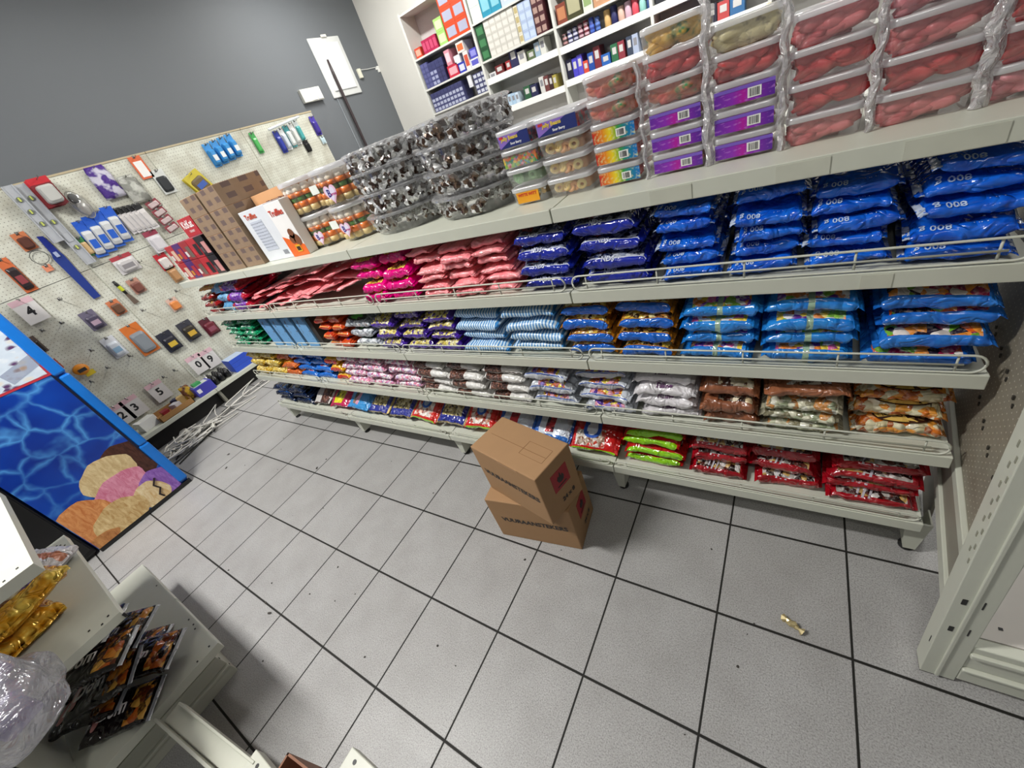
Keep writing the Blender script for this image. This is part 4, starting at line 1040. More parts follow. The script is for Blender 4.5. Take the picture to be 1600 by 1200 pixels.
for c, (x, n, y) in enumerate(((-1.155, 4, .07), (-.955, 4, .075))):
    for i in range(n):
        carton('truffle_carton', (x, y, ZS[0]+.001+i*.0955), .192, .24, .095, PCARD, 'brown printed carton, %s in the column %s' % (ordn(i, n), ('next to the red boxes', 'behind the white carton')[c]), 'carton', 'brown printed cartons', 0, CARD_T)
for i in range(3):
    e = carton('truffle_carton', (-.755, .20, ZS[0]+.001+i*.0955), .40, .17, .095, PCARD if i < 2 else CARD_T, 'brown carton, %s in the stack behind the white cartons' % ordn(i, 3), 'carton', 'brown printed cartons', 0, CARD_T)
    if i == 2: lettering('BELGIAN TRUFFLES', .026, '#5a3030', e, (.22, -.0015, .045), UPR, .0006)
e = carton('white_carton', (-.748, .095, ZS[0]+.001), .245, .095, .243, plain('#dadde2', .45), 'tall white carton with grey nutrition text beside brown cartons', 'carton')
MB().box(.05, .16, -.0012, 0, .05, .19).build('nutrition_print', plain('#c3c8d4'), e)
lettering('Truffles', .034, '#c8502c', e, (.09, -.0018, .212), UPR, .0008)
for k in range(9): lettering('contents cocoa sugar milk solids', .0085, '#7c828e', e, (.105, -.002, .18-k*.014), UPR, 0)
MB().box(.18, .22, -.0012, 0, .02, .04).build('barcode_print', plain('#8d9096'), e)
e = carton('truffle_box', (-.498, .09, ZS[0]+.001), .135, .05, .239, plain('#eceae8', .45), 'white and orange truffle box between white carton and mallow tubs', 'box')
MB().prism([(.0, .0), (.135, .0), (.135, .045), (.0, .095)], -.0012, 0).build('orange_print', plain('#e2661c', .45), e)
lettering('Truffles', .036, '#c23f26', e, (.066, -.002, .195), UPR, .001)
m = MB()
for (x, z, r) in ((.085, .10, .022), (.105, .07, .026), (.07, .075, .02)): m.lathe([(r, -.0022), (r, -.0012)], 16, 0, (0, 0), 1, 1, Matrix.Translation((x, 0, z)) @ Matrix.Rotation(-PI/2, 4, 'X') @ Matrix.Translation((0, 0, .0)) )
m.build('truffle_print', plain('#7a4a2a', .4), e)
MB().box(.06, .10, -.003, -.0022, .018, .05).build('printed_badge', plain('#d9a51c'), e); MB().box(.066, .094, -.0036, -.003, .024, .042).build('badge_center', plain('#3a2014'), e)
RED = plain('#b3202a', .35); DRED = plain('#8a1622', .35)
RB = [('#b3202a', '#d9b8a0'), ('#4a1c6a', '#b0202a'), ('#9a1c26', '#6a5a50'), ('#b3202a', '#1a1416'), ('#1a1416', '#c98a86')]
for r in range(2):
    for c in range(5):
        a, b = RB[c]
        e = empty('chocolate_box', (-1.76+c*.115, .065, ZS[0]+.001+r*.107))
        tag(e, '%s chocolate box, %s in the %s row beside the brown cartons' % (('red and beige', 'purple and red', 'dark red and grey', 'red and black', 'black and pink')[c], ('first', 'second', 'third', 'fourth', 'fifth')[c], ('lower', 'upper')[r]), 'chocolate box', 'chocolate boxes')
        MB().box(0, .112, 0, .24, 0, .105).build('carton', plain(a, .35), e, bevel=.002)
        MB().box(.055, .105, -.001, 0, .012, .075).build('print_panel', plain(b, .35), e)
        MB().box(.01, .04, -.001, 0, .02, .05).build('price_label', plain(('#d9d6cf', '#c9861c', '#d9d6cf', '#c9323a', '#5a4a4a')[c]), e)
e = empty('wafer_box', (-1.345, .07, ZS[0]+.218)); tag(e, 'red wafer bar box with white lettering on top of chocolate boxes', 'chocolate box')
MB().box(0, .18, 0, .15, 0, .095).build('carton', RED, e, bevel=.002); lettering('KitKat', .052, '#f0e8e4', e, (.09, -.001, .06), UPR, .0012); lettering('CHUNKY', .016, '#f0dcd8', e, (.10, -.001, .025), UPR, .0004)

# ---------------------------------------------------------------- cartons of lighters in the aisle
BOXM = plain('#a07c57', .75, 0, .05, .04)
def fire_label(e, x, y, z, s, M):
    lb = MB().box(-s/2, s/2, -.001, 0, -s/2, s/2).build('hazard_label', plain('#9c1c26', .5), e); lb.matrix_local = M
    MB().prism([(a*s*.26, b*s*.26+s*.06) for a, b in ((0, -1), (.6, -.8), (.85, -.1), (.45, .55), (.3, 0), (.05, 1.1), (-.25, .25), (-.5, .5), (-.85, -.1), (-.6, -.8))], -.0018, -.001).build('flame_print', plain('#1c0d0f'), lb)
    MB().box(-s*.28, s*.28, -.0018, -.001, -s*.36, -s*.31).build('label_line', plain('#1c0d0f'), lb)
def lighter_carton(loc, rz, L, D, H, label, txt, tsz):
    e = empty('lighter_carton', loc, (0, 0, rz)); tag(e, label, 'carton', 'cartons of lighters')
    MB().box(0, L, 0, D, 0, H).build('carton', BOXM, e, bevel=.004)
    m = MB().box(.03, L-.03, D/2-.001, D/2+.001, H, H+.0008)
    m.box(L*.60, L*.92, D*.36, D*.365, H, H+.0008).box(L*.60, L*.92, D*.70, D*.705, H, H+.0008).box(L*.60, L*.604, D*.36, D*.70, H, H+.0008).box(L*.92, L*.924, D*.36, D*.70, H, H+.0008)
    m.build('printed_outline', plain('#8a6440', .7), e)
    lettering(txt, tsz, '#231c18', e, (L*.52, -.0012, H*.52), UPR, .0012)
    fire_label(e, 0, 0, 0, .085, Matrix.Translation((L, D*.55, H*.62)) @ Matrix.Rotation(PI/2, 4, 'Z'))
    lettering('24 x 8', .027, '#2a211c', e, (L+.0012, D*.62, H*.22), (PI/2, 0, PI/2), .0012)
    MB().box(L*.45, L*.75, -.0006, .001, H-.012, H-.0005).build('tape_strip', plain('#a67c50', .4), e)
    return e
lighter_carton((.483, -.317, 0), math.atan2(.045, .361), .364, .196, .248, 'lower brown cardboard carton lettered for lighters on the floor tiles', 'VUURAANSTEKERS', .034)
lighter_carton((.484, -.256, .249), math.atan2(-.083, .33), .340, .185, .248, 'upper brown cardboard carton of lighters turned askew on another', 'VUURAANSTEKERS', .034)

# ---------------------------------------------------------------- floor bits
m = MB().tube([(1.508, -.284, .006), (1.515, -.287, .012), (1.52, -.29, .008)], [.012, .004, .010], 6).lump((1.53, -.296, .010), (.016, .009, .009), None, .25)
m.tube([(1.538, -.30, .008), (1.546, -.304, .009), (1.555, -.308, .006)], [.008, .004, .012], 6)
tag(m.build('candy_wrapper', plain('#c9b88a', .25, .5, .4)), 'twisted gold and silver candy wrapper on the floor by the post', 'wrapper')
m = MB()
for i in range(34):
    x, y = R.uniform(-1.9, 1.7), R.uniform(-1.2, -.02); s = R.uniform(.002, .0055)
    m.lump((x, y, s*.3), (s, s*R.uniform(.5, 1.3), s*.4), Matrix.Rotation(R.uniform(0, 3), 4, 'Z'), .2, 5, 4)
for x, y in ((-1.93, -.52), (-2.10, -.42), (-1.02, -.30), (-.47, -1.0), (-.40, -1.02)): m.lump((x, y, .003), (.012, .006, .003), Matrix.Rotation(x*7, 4, 'Z'), .2)
o = m.build('floor_debris', plain('#3a3632', .8)); o['kind'] = 'stuff'; tag(o, 'scattered dark crumbs and grit on the grey floor tiles', 'debris')
def tangle(name, col, r, pts, label, cat):
    P = []
    for i in range(len(pts)-1):
        p0, p1, p2, p3 = [Vector(pts[min(max(j, 0), len(pts)-1)]) for j in (i-1, i, i+1, i+2)]
        for k in range(7):
            t = k/7; P.append(.5*((2*p1)+(p2-p0)*t+(2*p0-5*p1+4*p2-p3)*t*t+(3*p1-3*p2+p0-p3)*t*t*t))
    P.append(Vector(pts[-1]))
    return tag(MB().tube(P, r, 6).build(name, plain(col, .4), smooth=True), label, cat)
q = random.Random(3)
def loops(cx, cy, turns, rx, ry, z=.010):
    P = []
    for t in range(turns):
        ox, oy, sx, sy, ph = q.uniform(-.04, .04), q.uniform(-.05, .05), q.uniform(.7, 1.15), q.uniform(.7, 1.15), q.uniform(-.5, .5)
        for k in range(8):
            a = 2*PI*k/8+ph*.3
            P.append((cx+ox+rx*sx*math.cos(a), cy+oy+ry*sy*math.sin(a), z+.007*t+.012*q.random()))
    return P
tangle('extension_cable', '#d8d6cf', .006, loops(-2.80, -.42, 5, .11, .19)+[(-2.9, -.05, .02), (-2.96, .2, .03), (-3.0, .42, .02), (-3.02, .7, .01)], 'coiled white extension cable tangled in front of the black kick board', 'cable')
tangle('power_cable', '#cfcdc6', .005, [(-3.05, .75, .01), (-2.97, .45, .04), (-2.88, .2, .02), (-2.95, .0, .06), (-2.80, -.1, .02), (-2.92, -.25, .05), (-2.72, -.3, .02), (-2.85, -.5, .04)]+loops(-2.82, -.45, 2, .10, .14, .062), 'loose off-white cable running along the base to the coil', 'cable')
tangle('black_cable', '#1c1b1a', .005, [(-2.62, -.72, .008), (-2.66, -.5, .008), (-2.72, -.3, .008), (-2.85, -.22, .01), (-2.9, -.4, .02), (-2.78, -.58, .01), (-2.68, -.62, .008)], 'thin black cable lying under the white coil', 'cable')
e = empty('power_plug', (-2.97, -.40, 0)); tag(e, 'white multi plug block lying by the cable coil', 'plug')
MB().lathe([(.03, 0), (.042, .01), (.042, .06), (.03, .08)], 14).build('plug_body', plain('#c4c1b8'), e, smooth=True); MB().box(-.012, .012, -.02, .02, .08, .086).build('socket_face', plain('#8f8c86'), e)
# ---------------------------------------------------------------- things hung on the pegboard wall
STEEL = plain('#8a8a86', .3, .8)
def hook(y, z, parent=None, L=.10):
    x0 = 0 if parent else XP
    m = MB().tube([(x0+.0, y, z+.012), (x0+.008, y, z+.012), (x0+.008, y, z), (x0+L, y, z), (x0+L+.012, y, z+.012)], .0028, 6).box(x0, x0+.003, y-.009, y+.009, z-.005, z+.018)
    return m
HW = ['beside the number four card', 'under the number four card', 'over the blue freezer edge', 'near the tape measure', 'beside the silver pack', 'below the silver pack', 'above the tape measure', 'below the brown card', 'by the shelf end',
      'above the number five card', 'above the cups', 'over the number five card', 'near the padlock', 'above the scraper', 'at the upper panel, beside the scissors']
for i, (y, z) in enumerate(((-.267, 1.349), (-.375, 1.194), (-.499, 1.2), (-.372, .922), (-.206, .745), (-.384, .749), (-.536, .713), (.121, 1.025), (.447, 1.046), (-.134, .449), (-.03, .452), (.60, .9), (-.62, 1.0), (.36, 1.38), (.80, 1.72))):
    tag(hook(y, z).build('peg_hook', STEEL, smooth=True), 'empty steel peg hook '+HW[i], 'hook', 'empty peg hooks')
def pack(name, label, cat, y, z, w_, h, d=.02, card='#dddddd', body=None, window=None, n=1, gap=.022, top=None, text=None, x=.012, tilt=0.0, lens=True, clear=True):
    """a carded pack on a peg hook, centre (y,z); n deep on one hook are separate packs"""
    for i in range(n):
        e = empty(name, (XP+x+i*gap, y, z), (tilt, 0, 0))
        tag(e, label if n == 1 else '%s, %s' % (label, 'frontmost' if i == n-1 else ('rearmost' if i == 0 else ('second from the board' if i == 1 else ('third from the board' if i == 2 else 'fourth from the board')))), cat)
        MB().box(0, .0025, -w_/2, w_/2, -h/2, h/2).build('backing_card', plain(card, .5), e)
        if top: MB().box(.0025, .0035, -w_/2, w_/2, h*.28, h/2).build('card_header', plain(top, .5), e)
        if body:
            b = MB(); q = random.Random(int(abs(y*1000)+h*100))
            by, bz = w_*.40, h*.36
            b.rings([[Vector((xx, p.x*s, p.y*s-h*.10)) for p in rrect(by*2, bz*2*.92, 0, min(by, bz)*.4)] for xx, s in ((.0026, 1), (d*.7, .95), (d, .72))])
            b.build('product', plain(body, .35), e, smooth=False)
        if window: MB().box(d+.0005, d+.0015, -w_*.28, w_*.28, -h*.26, -h*.02).build('printed_panel', plain(window, .45), e)
        if text: lettering(text, h*.5 if len(text) == 1 else h*.2, '#17171a', e, (d+.004 if body else .0032, 0, -h*.05), FXR, .003 if len(text) == 1 else .001)
        if i == 0: hook(0, h/2-.012, e, max(.05, n*gap+.02)).build('peg_hook', STEEL, e, smooth=True)
# spirit levels, sleeve
def level(y, z0, z1, x, label):
    e = empty('spirit_level', (XP+x, y, z0)); tag(e, label, 'spirit level', 'aluminium spirit levels')
    H = z1-z0; AL = plain('#c9ccd1', .25, .35)
    MB().box(0, .028, -.034, -.026, 0, H).box(0, .028, .026, .034, 0, H).box(.009, .019, -.026, .026, 0, H).build('aluminium_frame', AL, e)
    for zz in (.14, H*.55, H-.10):
        v = MB().lathe([(.018, .0), (.018, .022)], 16, 0, (0, 0), 1, 1, Matrix.Translation((.006, 0, zz)) @ Matrix.Rotation(PI/2, 4, 'Y')).build('vial_housing', plain('#6d7266', .3), e)
        MB().box(.0285, .030, -.005, .005, zz-.014, zz+.014).build('bubble_vial', plain('#c9d26a', .2), v)
    MB().box(.0, .024, -.02, .02, H*.30, H*.40).build('hand_grip', plain('#aeb1b6', .3), e)
level(.0, 1.71, 2.13, .06, 'shorter silver spirit level hanging at the upper pegboard')
level(.071, 1.50, 2.125, .03, 'longer silver spirit level hanging behind the shorter one')
e = empty('hand_saw', (XP+.02, -.065, 1.26)); tag(e, 'blue sleeved saw blade hanging below the spirit levels', 'saw')
MB().prism([(-.03, 0), (.022, 0), (.036, .36), (.03, .40), (-.02, .40), (-.036, .36)], 0, .008, 0, Matrix.Rotation(PI/2, 4, 'Z')).build('blade_sleeve', plain('#243a86', .35), e)
MB().prism([(-.02, .40), (.03, .40), (.022, .52), (-.012, .53)], -.002, .016, 0, Matrix.Rotation(PI/2, 4, 'Z')).build('handle', plain('#1f2f8a', .35), e)
MB().box(.009, .0105, -.012, .012, .36, .40).build('sleeve_badge', plain('#aab6d6'), e)
pack('tape_pack', 'red carded pack with silver tape roll at the upper pegboard', 'hardware', .168, 2.03, .13, .20, .05, '#7a1c24', '#b9b9b4', None, 3, .055, '#c0202c')
e = empty('lamp_pack', (XP+.03, .30, 1.90), (math.radians(8), 0, 0)); tag(e, 'clear oval pack holding a black and chrome lamp', 'hardware')
MB().rings([[Vector((xx, .055*s*math.cos(2*PI*k/20), .11*s*math.sin(2*PI*k/20))) for k in range(20)] for xx, s in ((0, 1), (.02, 1), (.035, .85))]).build('blister_shell', clear_mat('blister', (.95, .95, .95, 1), .1, .08, .12), e, smooth=True)
MB().lump((.018, 0, .05), (.012, .035, .04), None, .05, 10, 6).build('lamp_head', plain('#2a2c2e'), e, smooth=True); MB().lump((.018, 0, -.03), (.012, .04, .055), None, .05, 10, 6).build('lamp_reflector', plain('#b5b3ae', .2, .4), e, smooth=True)
MB().tube([(.02, .055*math.cos(2*PI*k/20), .11*math.sin(2*PI*k/20)) for k in range(20)], .003, 6, closed=True).build('blister_rim', plain('#9a978c'), e)
def foil_bag(name, label, y, z, w_, h, c1, c2, d=.05, m_=0.3):
    g = G('foil_pack'); v = g.vor(g.obj(), 38); n1 = g.noise(g.obj(), 12, 2)
    mt = g.finish(g.mix(g.gray(n1, .47, .55), c1, c2), .22, m_, g.bump(g.noise(g.obj(), 60, 4, .6, 1.5), .8, .01))
    m = MB(); q = random.Random(int(h*1000+w_*77)); n = 14; rg = []
    for j in range(11):
        t = j/10; th = d/2*max(.05, math.sin(PI*(1-t)*.95+.05)**.6)*(1-.6*t); ring = []
        for k in range(n):
            a = 2*PI*k/n; ring.append(Vector((th*math.cos(a)*(1+q.uniform(-.2, .2))+d/2, w_/2*math.sin(a)*(1-.25*max(0, t-.7)*2)+q.uniform(-.004, .004), -h/2+h*t)))
        rg.append(ring)
    e = m.rings(rg).build(name, mt, None, (XP+.005, y, z), (0, 0, 0), smooth=True); tag(e, label, 'pack')
    hook(0, h/2-.015, e, .06).build('peg_hook', STEEL, e, smooth=True)
    return e
foil_bag('party_bag', 'clear and purple bag of silver pieces at the pegboard top', .564, 2.0, .16, .25, '#4a2a86', '#c9c6d6')
foil_bag('foil_bag', 'clear bag of crumpled silver foil pieces', .717, 1.90, .15, .22, '#b9bab2', '#8a8b84', .05, .5)
pack('price_tag', 'white paper tag with orange border at the pegboard top', 'tag', .887, 2.035, .10, .18, .004, '#d8643a', None, None); 
MB().box(.003, .004, -.035, .035, -.075, .05).build('paper_insert', plain('#ece9e6'), [o for o in COL.objects if o.name == 'price_tag'][0])
pack('scissors_pack', 'carded black scissors beside the orange tag', 'hardware', .972, 1.89, .11, .20, .018, '#d3d6d2', '#23262a')
pack('card_pack', 'yellow and blue carded pack askew over the brown cartons', 'hardware', 1.23, 1.80, .17, .19, .012, '#c9b83a', '#6a5a3a', '#3a5aa8', 3, .02, None, None, .012, .35)
for k in range(4):
    pack('bulb_box', 'light blue light bulb box, %s in the upper row' % COLW[k], 'bulb box', 1.52+k*.085, 1.98+.01*k, .075, .21, .05, '#3a8fd0', '#3a8fd0', '#dfe4e6', 1)
pack('green_pack', 'narrow green carded pack beside the light bulb boxes', 'hardware', 2.03, 1.98, .06, .20, .02, '#3f9a4e', '#4fae5a')
e = tag(MB().tube([(XP+.05, 2.22, 2.06), (XP+.05, 2.66, 2.105)], .012, 8).build('display_rail', plain('#dfe6ea', .3)), 'white display rail over the navy packs', 'rail')
for k in range(5): pack('brush_pack', '%s carded pack hanging on the white rail, %s along' % (('navy', 'white and navy', 'teal and white', 'white', 'white and teal')[k], COLW[k]), 'hardware', 2.30+k*.075, 1.93+.012*k, .065, .22, .03, ('#2c3a9a', '#e4e6e6', '#4a9aa0', '#e8e8e6', '#dfe6e4')[k], ('#2c3a9a', '#c9d0d8', '#d9dedc', '#d8d8d4', '#4aa0a0')[k])
pack('paint_brush', 'black brush hanging below the white rail', 'hardware', 2.605, 1.82, .07, .12, .03, '#1a1a1c', '#141416')
pack('purple_pack', 'purple carded pack at the pegboard end', 'hardware', 2.85, 1.985, .075, .20, .03, '#4a3aa0', '#3f2f8f')
pack('teal_card', 'small white and teal card under the purple pack', 'hardware', 2.86, 1.83, .06, .08, .01, '#cfe0e4', '#bcd4dc')
for k in range(4): pack('sachet', 'silver and maroon sachet strip, %s row down' % COLW[k], 'sachet', .77, 1.755-k*.072, .11, .062, .012, '#8a3a44', '#c9b4b4', None, 1, .02, None, None, .02+.006*k, .2)
for k in range(4): pack('cutlery_bag', 'white bag with blue header and wire whisks, %s along' % COLW[k], 'pack', .195+k*.075, 1.66+.012*k, .085, .29, .03, '#2a62c4', '#c9cbcc', '#1f5ac0', 1, .02, '#1a58c8', None, .012+.006*k, -.1)
for k in range(5): pack('brush_set', 'white sachet with black brush tops, %s of five fanned' % COLW[k], 'pack', .50+k*.035, 1.70-.004*k, .06, .22, .016, '#dcd8d8', '#cfcac8', None, 1, .02, '#17171a', None, .012+k*.014, .1)
pack('label_pack', 'white pack with maroon header under the fanned sachets', 'pack', .585, 1.48, .11, .19, .02, '#dedbdd', '#d4d0d4', None, 2, .025, '#9a3a50')
pack('wide_pack', 'wide white pack with red band below the blue bags', 'pack', .274, 1.41, .16, .15, .03, '#d8d4d4', '#cbc7c6', '#8a8688', 1, .02, '#a83a44')
pack('clip_pack', 'small green and tan pack behind the long spirit level', 'pack', .128, 1.625, .06, .15, .02, '#3f8a4e', '#c9a878')
pack('cord_pack', 'orange carded black cord pack beside the saw', 'hardware', -.155, 1.785, .085, .13, .03, '#c9764a', '#5a342a')
tag(MB().tube([(XP+.02, -.16+.05*math.cos(2*PI*k/24), 1.66+.05*math.sin(2*PI*k/24)) for k in range(24)], .0025, 6, closed=True).build('wire_ring', plain('#4a4a46'), smooth=True), 'thin black wire ring hanging under the cord pack', 'ring')
pack('bell_pack', 'tall orange and black carded pack at the freezer top corner', 'hardware', -.35, 1.60, .075, .26, .03, '#cf6a3a', '#2a2024', '#8a3a40')
pack('orange_tag', 'small blank orange tag below the wire ring', 'tag', -.17, 1.575, .05, .05, .004, '#dd8a68')
e = empty('paint_scraper', (XP+.02, .124, 1.10), (math.radians(6), 0, 0)); tag(e, 'paint scraper with black and yellow handle', 'scraper')
MB().tube([(0, 0, .10), (0, 0, .14), (0, 0, .20), (0, 0, .225)], [.010, .015, .013, .009], 10).build('handle', plain('#1a1a18'), e, smooth=True); MB().tube([(.003, 0, .13), (.003, 0, .175)], .0145, 10).build('yellow_grip', plain('#c9cf2a'), e)
MB().prism([(-.012, .10), (.012, .10), (.022, 0), (-.022, 0)], -.0008, .0008, 0, Matrix.Rotation(PI/2, 4, 'Z')).build('blade', plain('#7a6a5e', .35, .4), e)
for (nm, lb, y, z, w_, h, cd, bd, wn, n) in (('hinge_pack', 'brown blister card beside the scraper', .216, 1.222, .09, .13, '#b98a78', '#7a4a40', None, 1), ('toy_pack', 'grey purple clear pack with pink toy', -.211, 1.125, .10, .16, '#6a6478', '#4a4458', '#a890a0', 2),
                          ('screw_pack', 'orange and brown card below the saw', -.015, 1.135, .085, .13, '#cf7a50', '#6a4a38', None, 1), ('bright_tag', 'square orange card near the shelf end', .356, .958, .09, .12, '#d8b8a8', '#e08a4a', None, 1), ('silver_pack', 'shiny silver pack with blue print', -.239, .87, .10, .19, '#d8dade', '#dfe6ee', '#9ac0dc', 1),
                          ('tool_pack', 'long orange card with grey clamp', -.054, .83, .14, .29, '#d0702c', '#80868c', None, 1), ('bulb_pack', 'black and yellow boxed bulb, nearer the freezer', .106, .70, .12, .19, '#2a2c3a', '#2a2a34', '#c9a93a', 2), ('bulb_pack', 'black and yellow boxed bulb, nearer the sweet shelving', .295, .70, .12, .19, '#3a3a44', '#3a3428', '#c9a23a', 2),
                          ('red_card', 'red and white card at the brown card side', .53, 1.31, .10, .15, '#c02430', '#d8d0cc', None, 1), ('brown_card', 'kraft brown card under the red and white card', .53, 1.19, .08, .16, '#c09468', '#b98a5e', None, 1), ('maroon_pack', 'dark maroon pack beside the third shelf end', .47, .64, .12, .18, '#5a2430', '#6a2430', '#8a4a5a', 1)):
    pack(nm, lb, 'hardware', y, z, w_, h, .03, cd, bd, wn, n)
e = empty('measuring_tape', (XP+.03, -.526, .84)); tag(e, 'orange measuring tape pack beside the freezer', 'hardware')
MB().rings([[Vector((xx, .05*s*math.cos(2*PI*k/18), .045*s*math.sin(2*PI*k/18))) for k in range(18)] for xx, s in ((0, 1), (.03, 1), (.036, .9))]).build('case', plain('#e08a1c'), e, smooth=True)
MB().box(.037, .04, -.025, .03, -.02, .008).build('case_label', plain('#2a2a2a'), e); MB().box(0, .01, -.005, .06, -.075, -.035).build('yellow_card', plain('#d8c02a'), e)
pack('black_pack', 'dark carded pack half behind the freezer edge', 'hardware', -.60, 1.13, .07, .14, .03, '#5a4a44', '#2a2624'); pack('red_pack', 'red rimmed pack half behind the freezer', 'hardware', -.62, .95, .07, .09, .02, '#b8503a', '#4a2a28')
for t, y, z, l in (('4', -.46, 1.36, 'white number four card hanging alone near the freezer'), ('5', -.245, .375, 'white number five card above the base shelf'), ('3', -.465, .375, 'white number three card above the open white carton'), ('2', -.575, .372, 'white number two card half hidden by the freezer'),
                   ('0', .155, .40, 'white round numeral card behind the cups'), ('9', .272, .385, 'white numeral nine card behind the blue boxes')):
    pack('number_card', l, 'number card', y, z, .135, .19, .003, '#d5d2cf', None, None, 1, .02, '#d9b4bc', t, .03)
# --- things on the base shelf
zb = .186; xb = XP+.16
e = carton('open_carton', (xb-.02, -.59, zb), .11, .14, .09, plain('#e2e2de', .5), 'white open carton on the base shelf by the freezer', 'carton', None, .2)
MB().box(.0, .11, .0, .03, .09, .0915, 0, Matrix.Rotation(0, 4, 'X')).build('open_flap', WHITE, e)
e = empty('cardboard_tray', (xb-.12, -.44, zb)); tag(e, 'brown cardboard tray with small packets on the base shelf', 'tray')
MB().box(0, .26, 0, .30, 0, .004).box(.252, .26, 0, .30, 0, .05).box(0, .26, 0, .006, 0, .05).box(0, .26, .294, .30, 0, .05).box(0, .006, 0, .30, 0, .05).build('tray', plain('#a57a48', .7), e)
for k, (c, l, y, x) in enumerate((('#8a2430', 'dark red packet lying in the cardboard tray', -.38, .05), ('#c9c6cc', 'white and navy packet in the cardboard tray', -.30, .09), ('#2a3054', 'navy packet propped in the cardboard tray', -.26, .03), ('#d8b878', 'tan packet in the cardboard tray corner', -.22, .10))):
    carton('small_packet', (xb-.1+x, y, zb+.006), .08, .06, .045+.01*k, plain(c, .4), l, 'packet', None, .4*k)
foil_bag('yellow_bag', 'yellow and brown bag standing beside the purple box', -.135, .265, .09, .15, '#c9a22a', '#6a3a1c', .06, 0).location = (xb+.0, -.115, zb+.076)
e = carton('purple_box', (xb, -.09, zb), .14, .17, .10, plain('#3f3fa8', .4), 'purple box with white label on the base shelf', 'box', None, 0)
MB().box(.1405, .1415, .015, .05, .035, .075).build('white_label', plain('#e6e6ee'), e); MB().box(.02, .12, .02, .15, .10, .101).build('pale_top', plain('#cfd6d2'), e); MB().box(.04, .10, .03, .10, .101, .125).build('green_contents', plain('#3f9a5a'), e)
for i in range(3):
    for k in range(3):
        m = MB().lathe([(.022, 0), (.026, .01), (.03, .065), (.024, .07), (.012, .10)], 12)
        tag(m.build('black_bottle', plain(('#141414', '#1e1e1e', '#101010')[k], .3), None, (xb-.05+.062*k, .12+.062*i, zb), smooth=True), 'small black bottle, %s row from the board, %s from the purple box' % (COLW[k], COLW[i]), 'bottle', 'black bottles on the base shelf')
e = tag(MB().tube([(xb+.03, .085, zb+.004), (xb-.02, .10, zb+.12)], .007, 8).build('silver_tube', plain('#d8d8d8', .2, .6), smooth=True), 'thin silver tube leaning by the black bottles', 'tube')
for i in range(3): carton('blue_box', (xb-.05, .31, zb+i*.046), .17, .20, .045, plain('#2b4fc0', .4), 'flat blue box, %s of three beside the black bottles' % ordn(i, 3), 'box', 'flat blue boxes', 0, plain('#3d63d0') if i < 2 else plain('#aebfd8'))
foil_bag('white_bag', 'white crinkled bag at the base shelf end by the sweets', .60, .3, .14, .22, '#e0e2e8', '#9aa8c8', .10, 0).location = (xb+.02, .60, zb+.11)
foil_bag('clear_parcel', 'clear film parcel behind the flat blue boxes', .58, .3, .12, .14, '#c9ccd0', '#e4e6e8', .06, 0).location = (xb-.12, .56, zb+.071)

# ---------------------------------------------------------------- wall shelving at the back
WS = plain('#d3d3cd', .45, 0, .03); WSB = plain('#c9c6c4', .5, 0, .03)
YW0, YW1 = 4.2, 4.495
BX = [-2.71, -1.755, -.775, .205, 1.16, 2.11]
LV = [[2.725, 2.28, 1.955, 1.685, 1.2, .7, .1], [2.725, 2.312, 1.96, 1.745, 1.41, .9, .1], [2.725, 2.32, 1.96, 1.735, 1.44, .9, .1], [2.725, 2.25, 1.96, 1.735, 1.44, .9, .1], [2.725, 2.3, 1.9, 1.5, 1.1, .6, .1]]
LIP = {1: (1.745, 1.41), 2: (1.735, 1.44), 3: (1.735, 1.44)}
BLAB = ['white wall shelving bay with orange boxes at the far corner', 'white wall shelving bay with stacked white cartons', 'white wall shelving bay with striped rolls', 'white wall shelving bay behind the yellow gummies', 'white wall shelving bay at the back wall end past the pink gummies']
for b in range(5):
    x0, x1 = BX[b], BX[b+1]
    e = empty('wall_shelving', (x0, YW0, 0)); tag(e, BLAB[b], 'shelving', 'white wall shelving bays')
    L = x1-x0
    MB().box(-.014, .014, 0, .295, 0, 2.74).build('side_panel', WS, e)
    if b == 4: MB().box(L-.014, L+.014, 0, .295, 0, 2.74).build('side_panel', WS, e)
    MB().box(.014, L-.014, .285, .294, .05, 2.72).build('back_panel', WSB, e)
    for z in LV[b]:
        s = MB().box(.014, L-.014, 0.002, .285, z-.018, z).build('shelf_board', WS, e)
        if z in LIP.get(b, ()):
            MB().prism([(0, -.018), (.0, .0), (.0, .045), (-.0, .045), (.004, .045), (.004, -.018)], .014, L-.014, 0, Matrix.Rotation(PI/2, 4, 'Z') @ Matrix.Scale(-1, 4, (0, 1, 0)) @ Matrix.Translation((0, 0, z))).build('shelf_lip', plain('#f0f0ec', .4), s)
def grid_box(name, b, x, z, w_, d, h, nx, nz, col, pan, label, cat, group, y=YW0+.02, gapx=.002, over=None):
    """nx by nz like boxes standing in a grid; all share what the photo shows of them"""
    src = None
    for j in range(nz):
        for i in range(nx):
            if src is None:
                e = empty(name); src = e
                MB().box(0, w_, 0, d, 0, h-.001).build('carton', plain(col, .45), e)
                MB().box(w_*.12, w_*.88, -.0012, 0, h*.2, h*.8).build('print_panel', plain(pan, .45), e)
            else: e = dup(src)
            e.location = (BX[b]+.02+x+i*(w_+gapx), y, z+.001+j*h); tag(e, label if not over else over(i, j), cat, group)
zz = LV[0]
grid_box('orange_box', 0, .565, zz[1], .168, .24, .145, 2, 3, '#c9441c', '#a4a6bc', '', 'box', 'orange boxes', over=lambda i, j: 'orange box with pale cloud print, %s row, %s from the corner side' % (('bottom', 'middle', 'top')[j], COLW[i]))
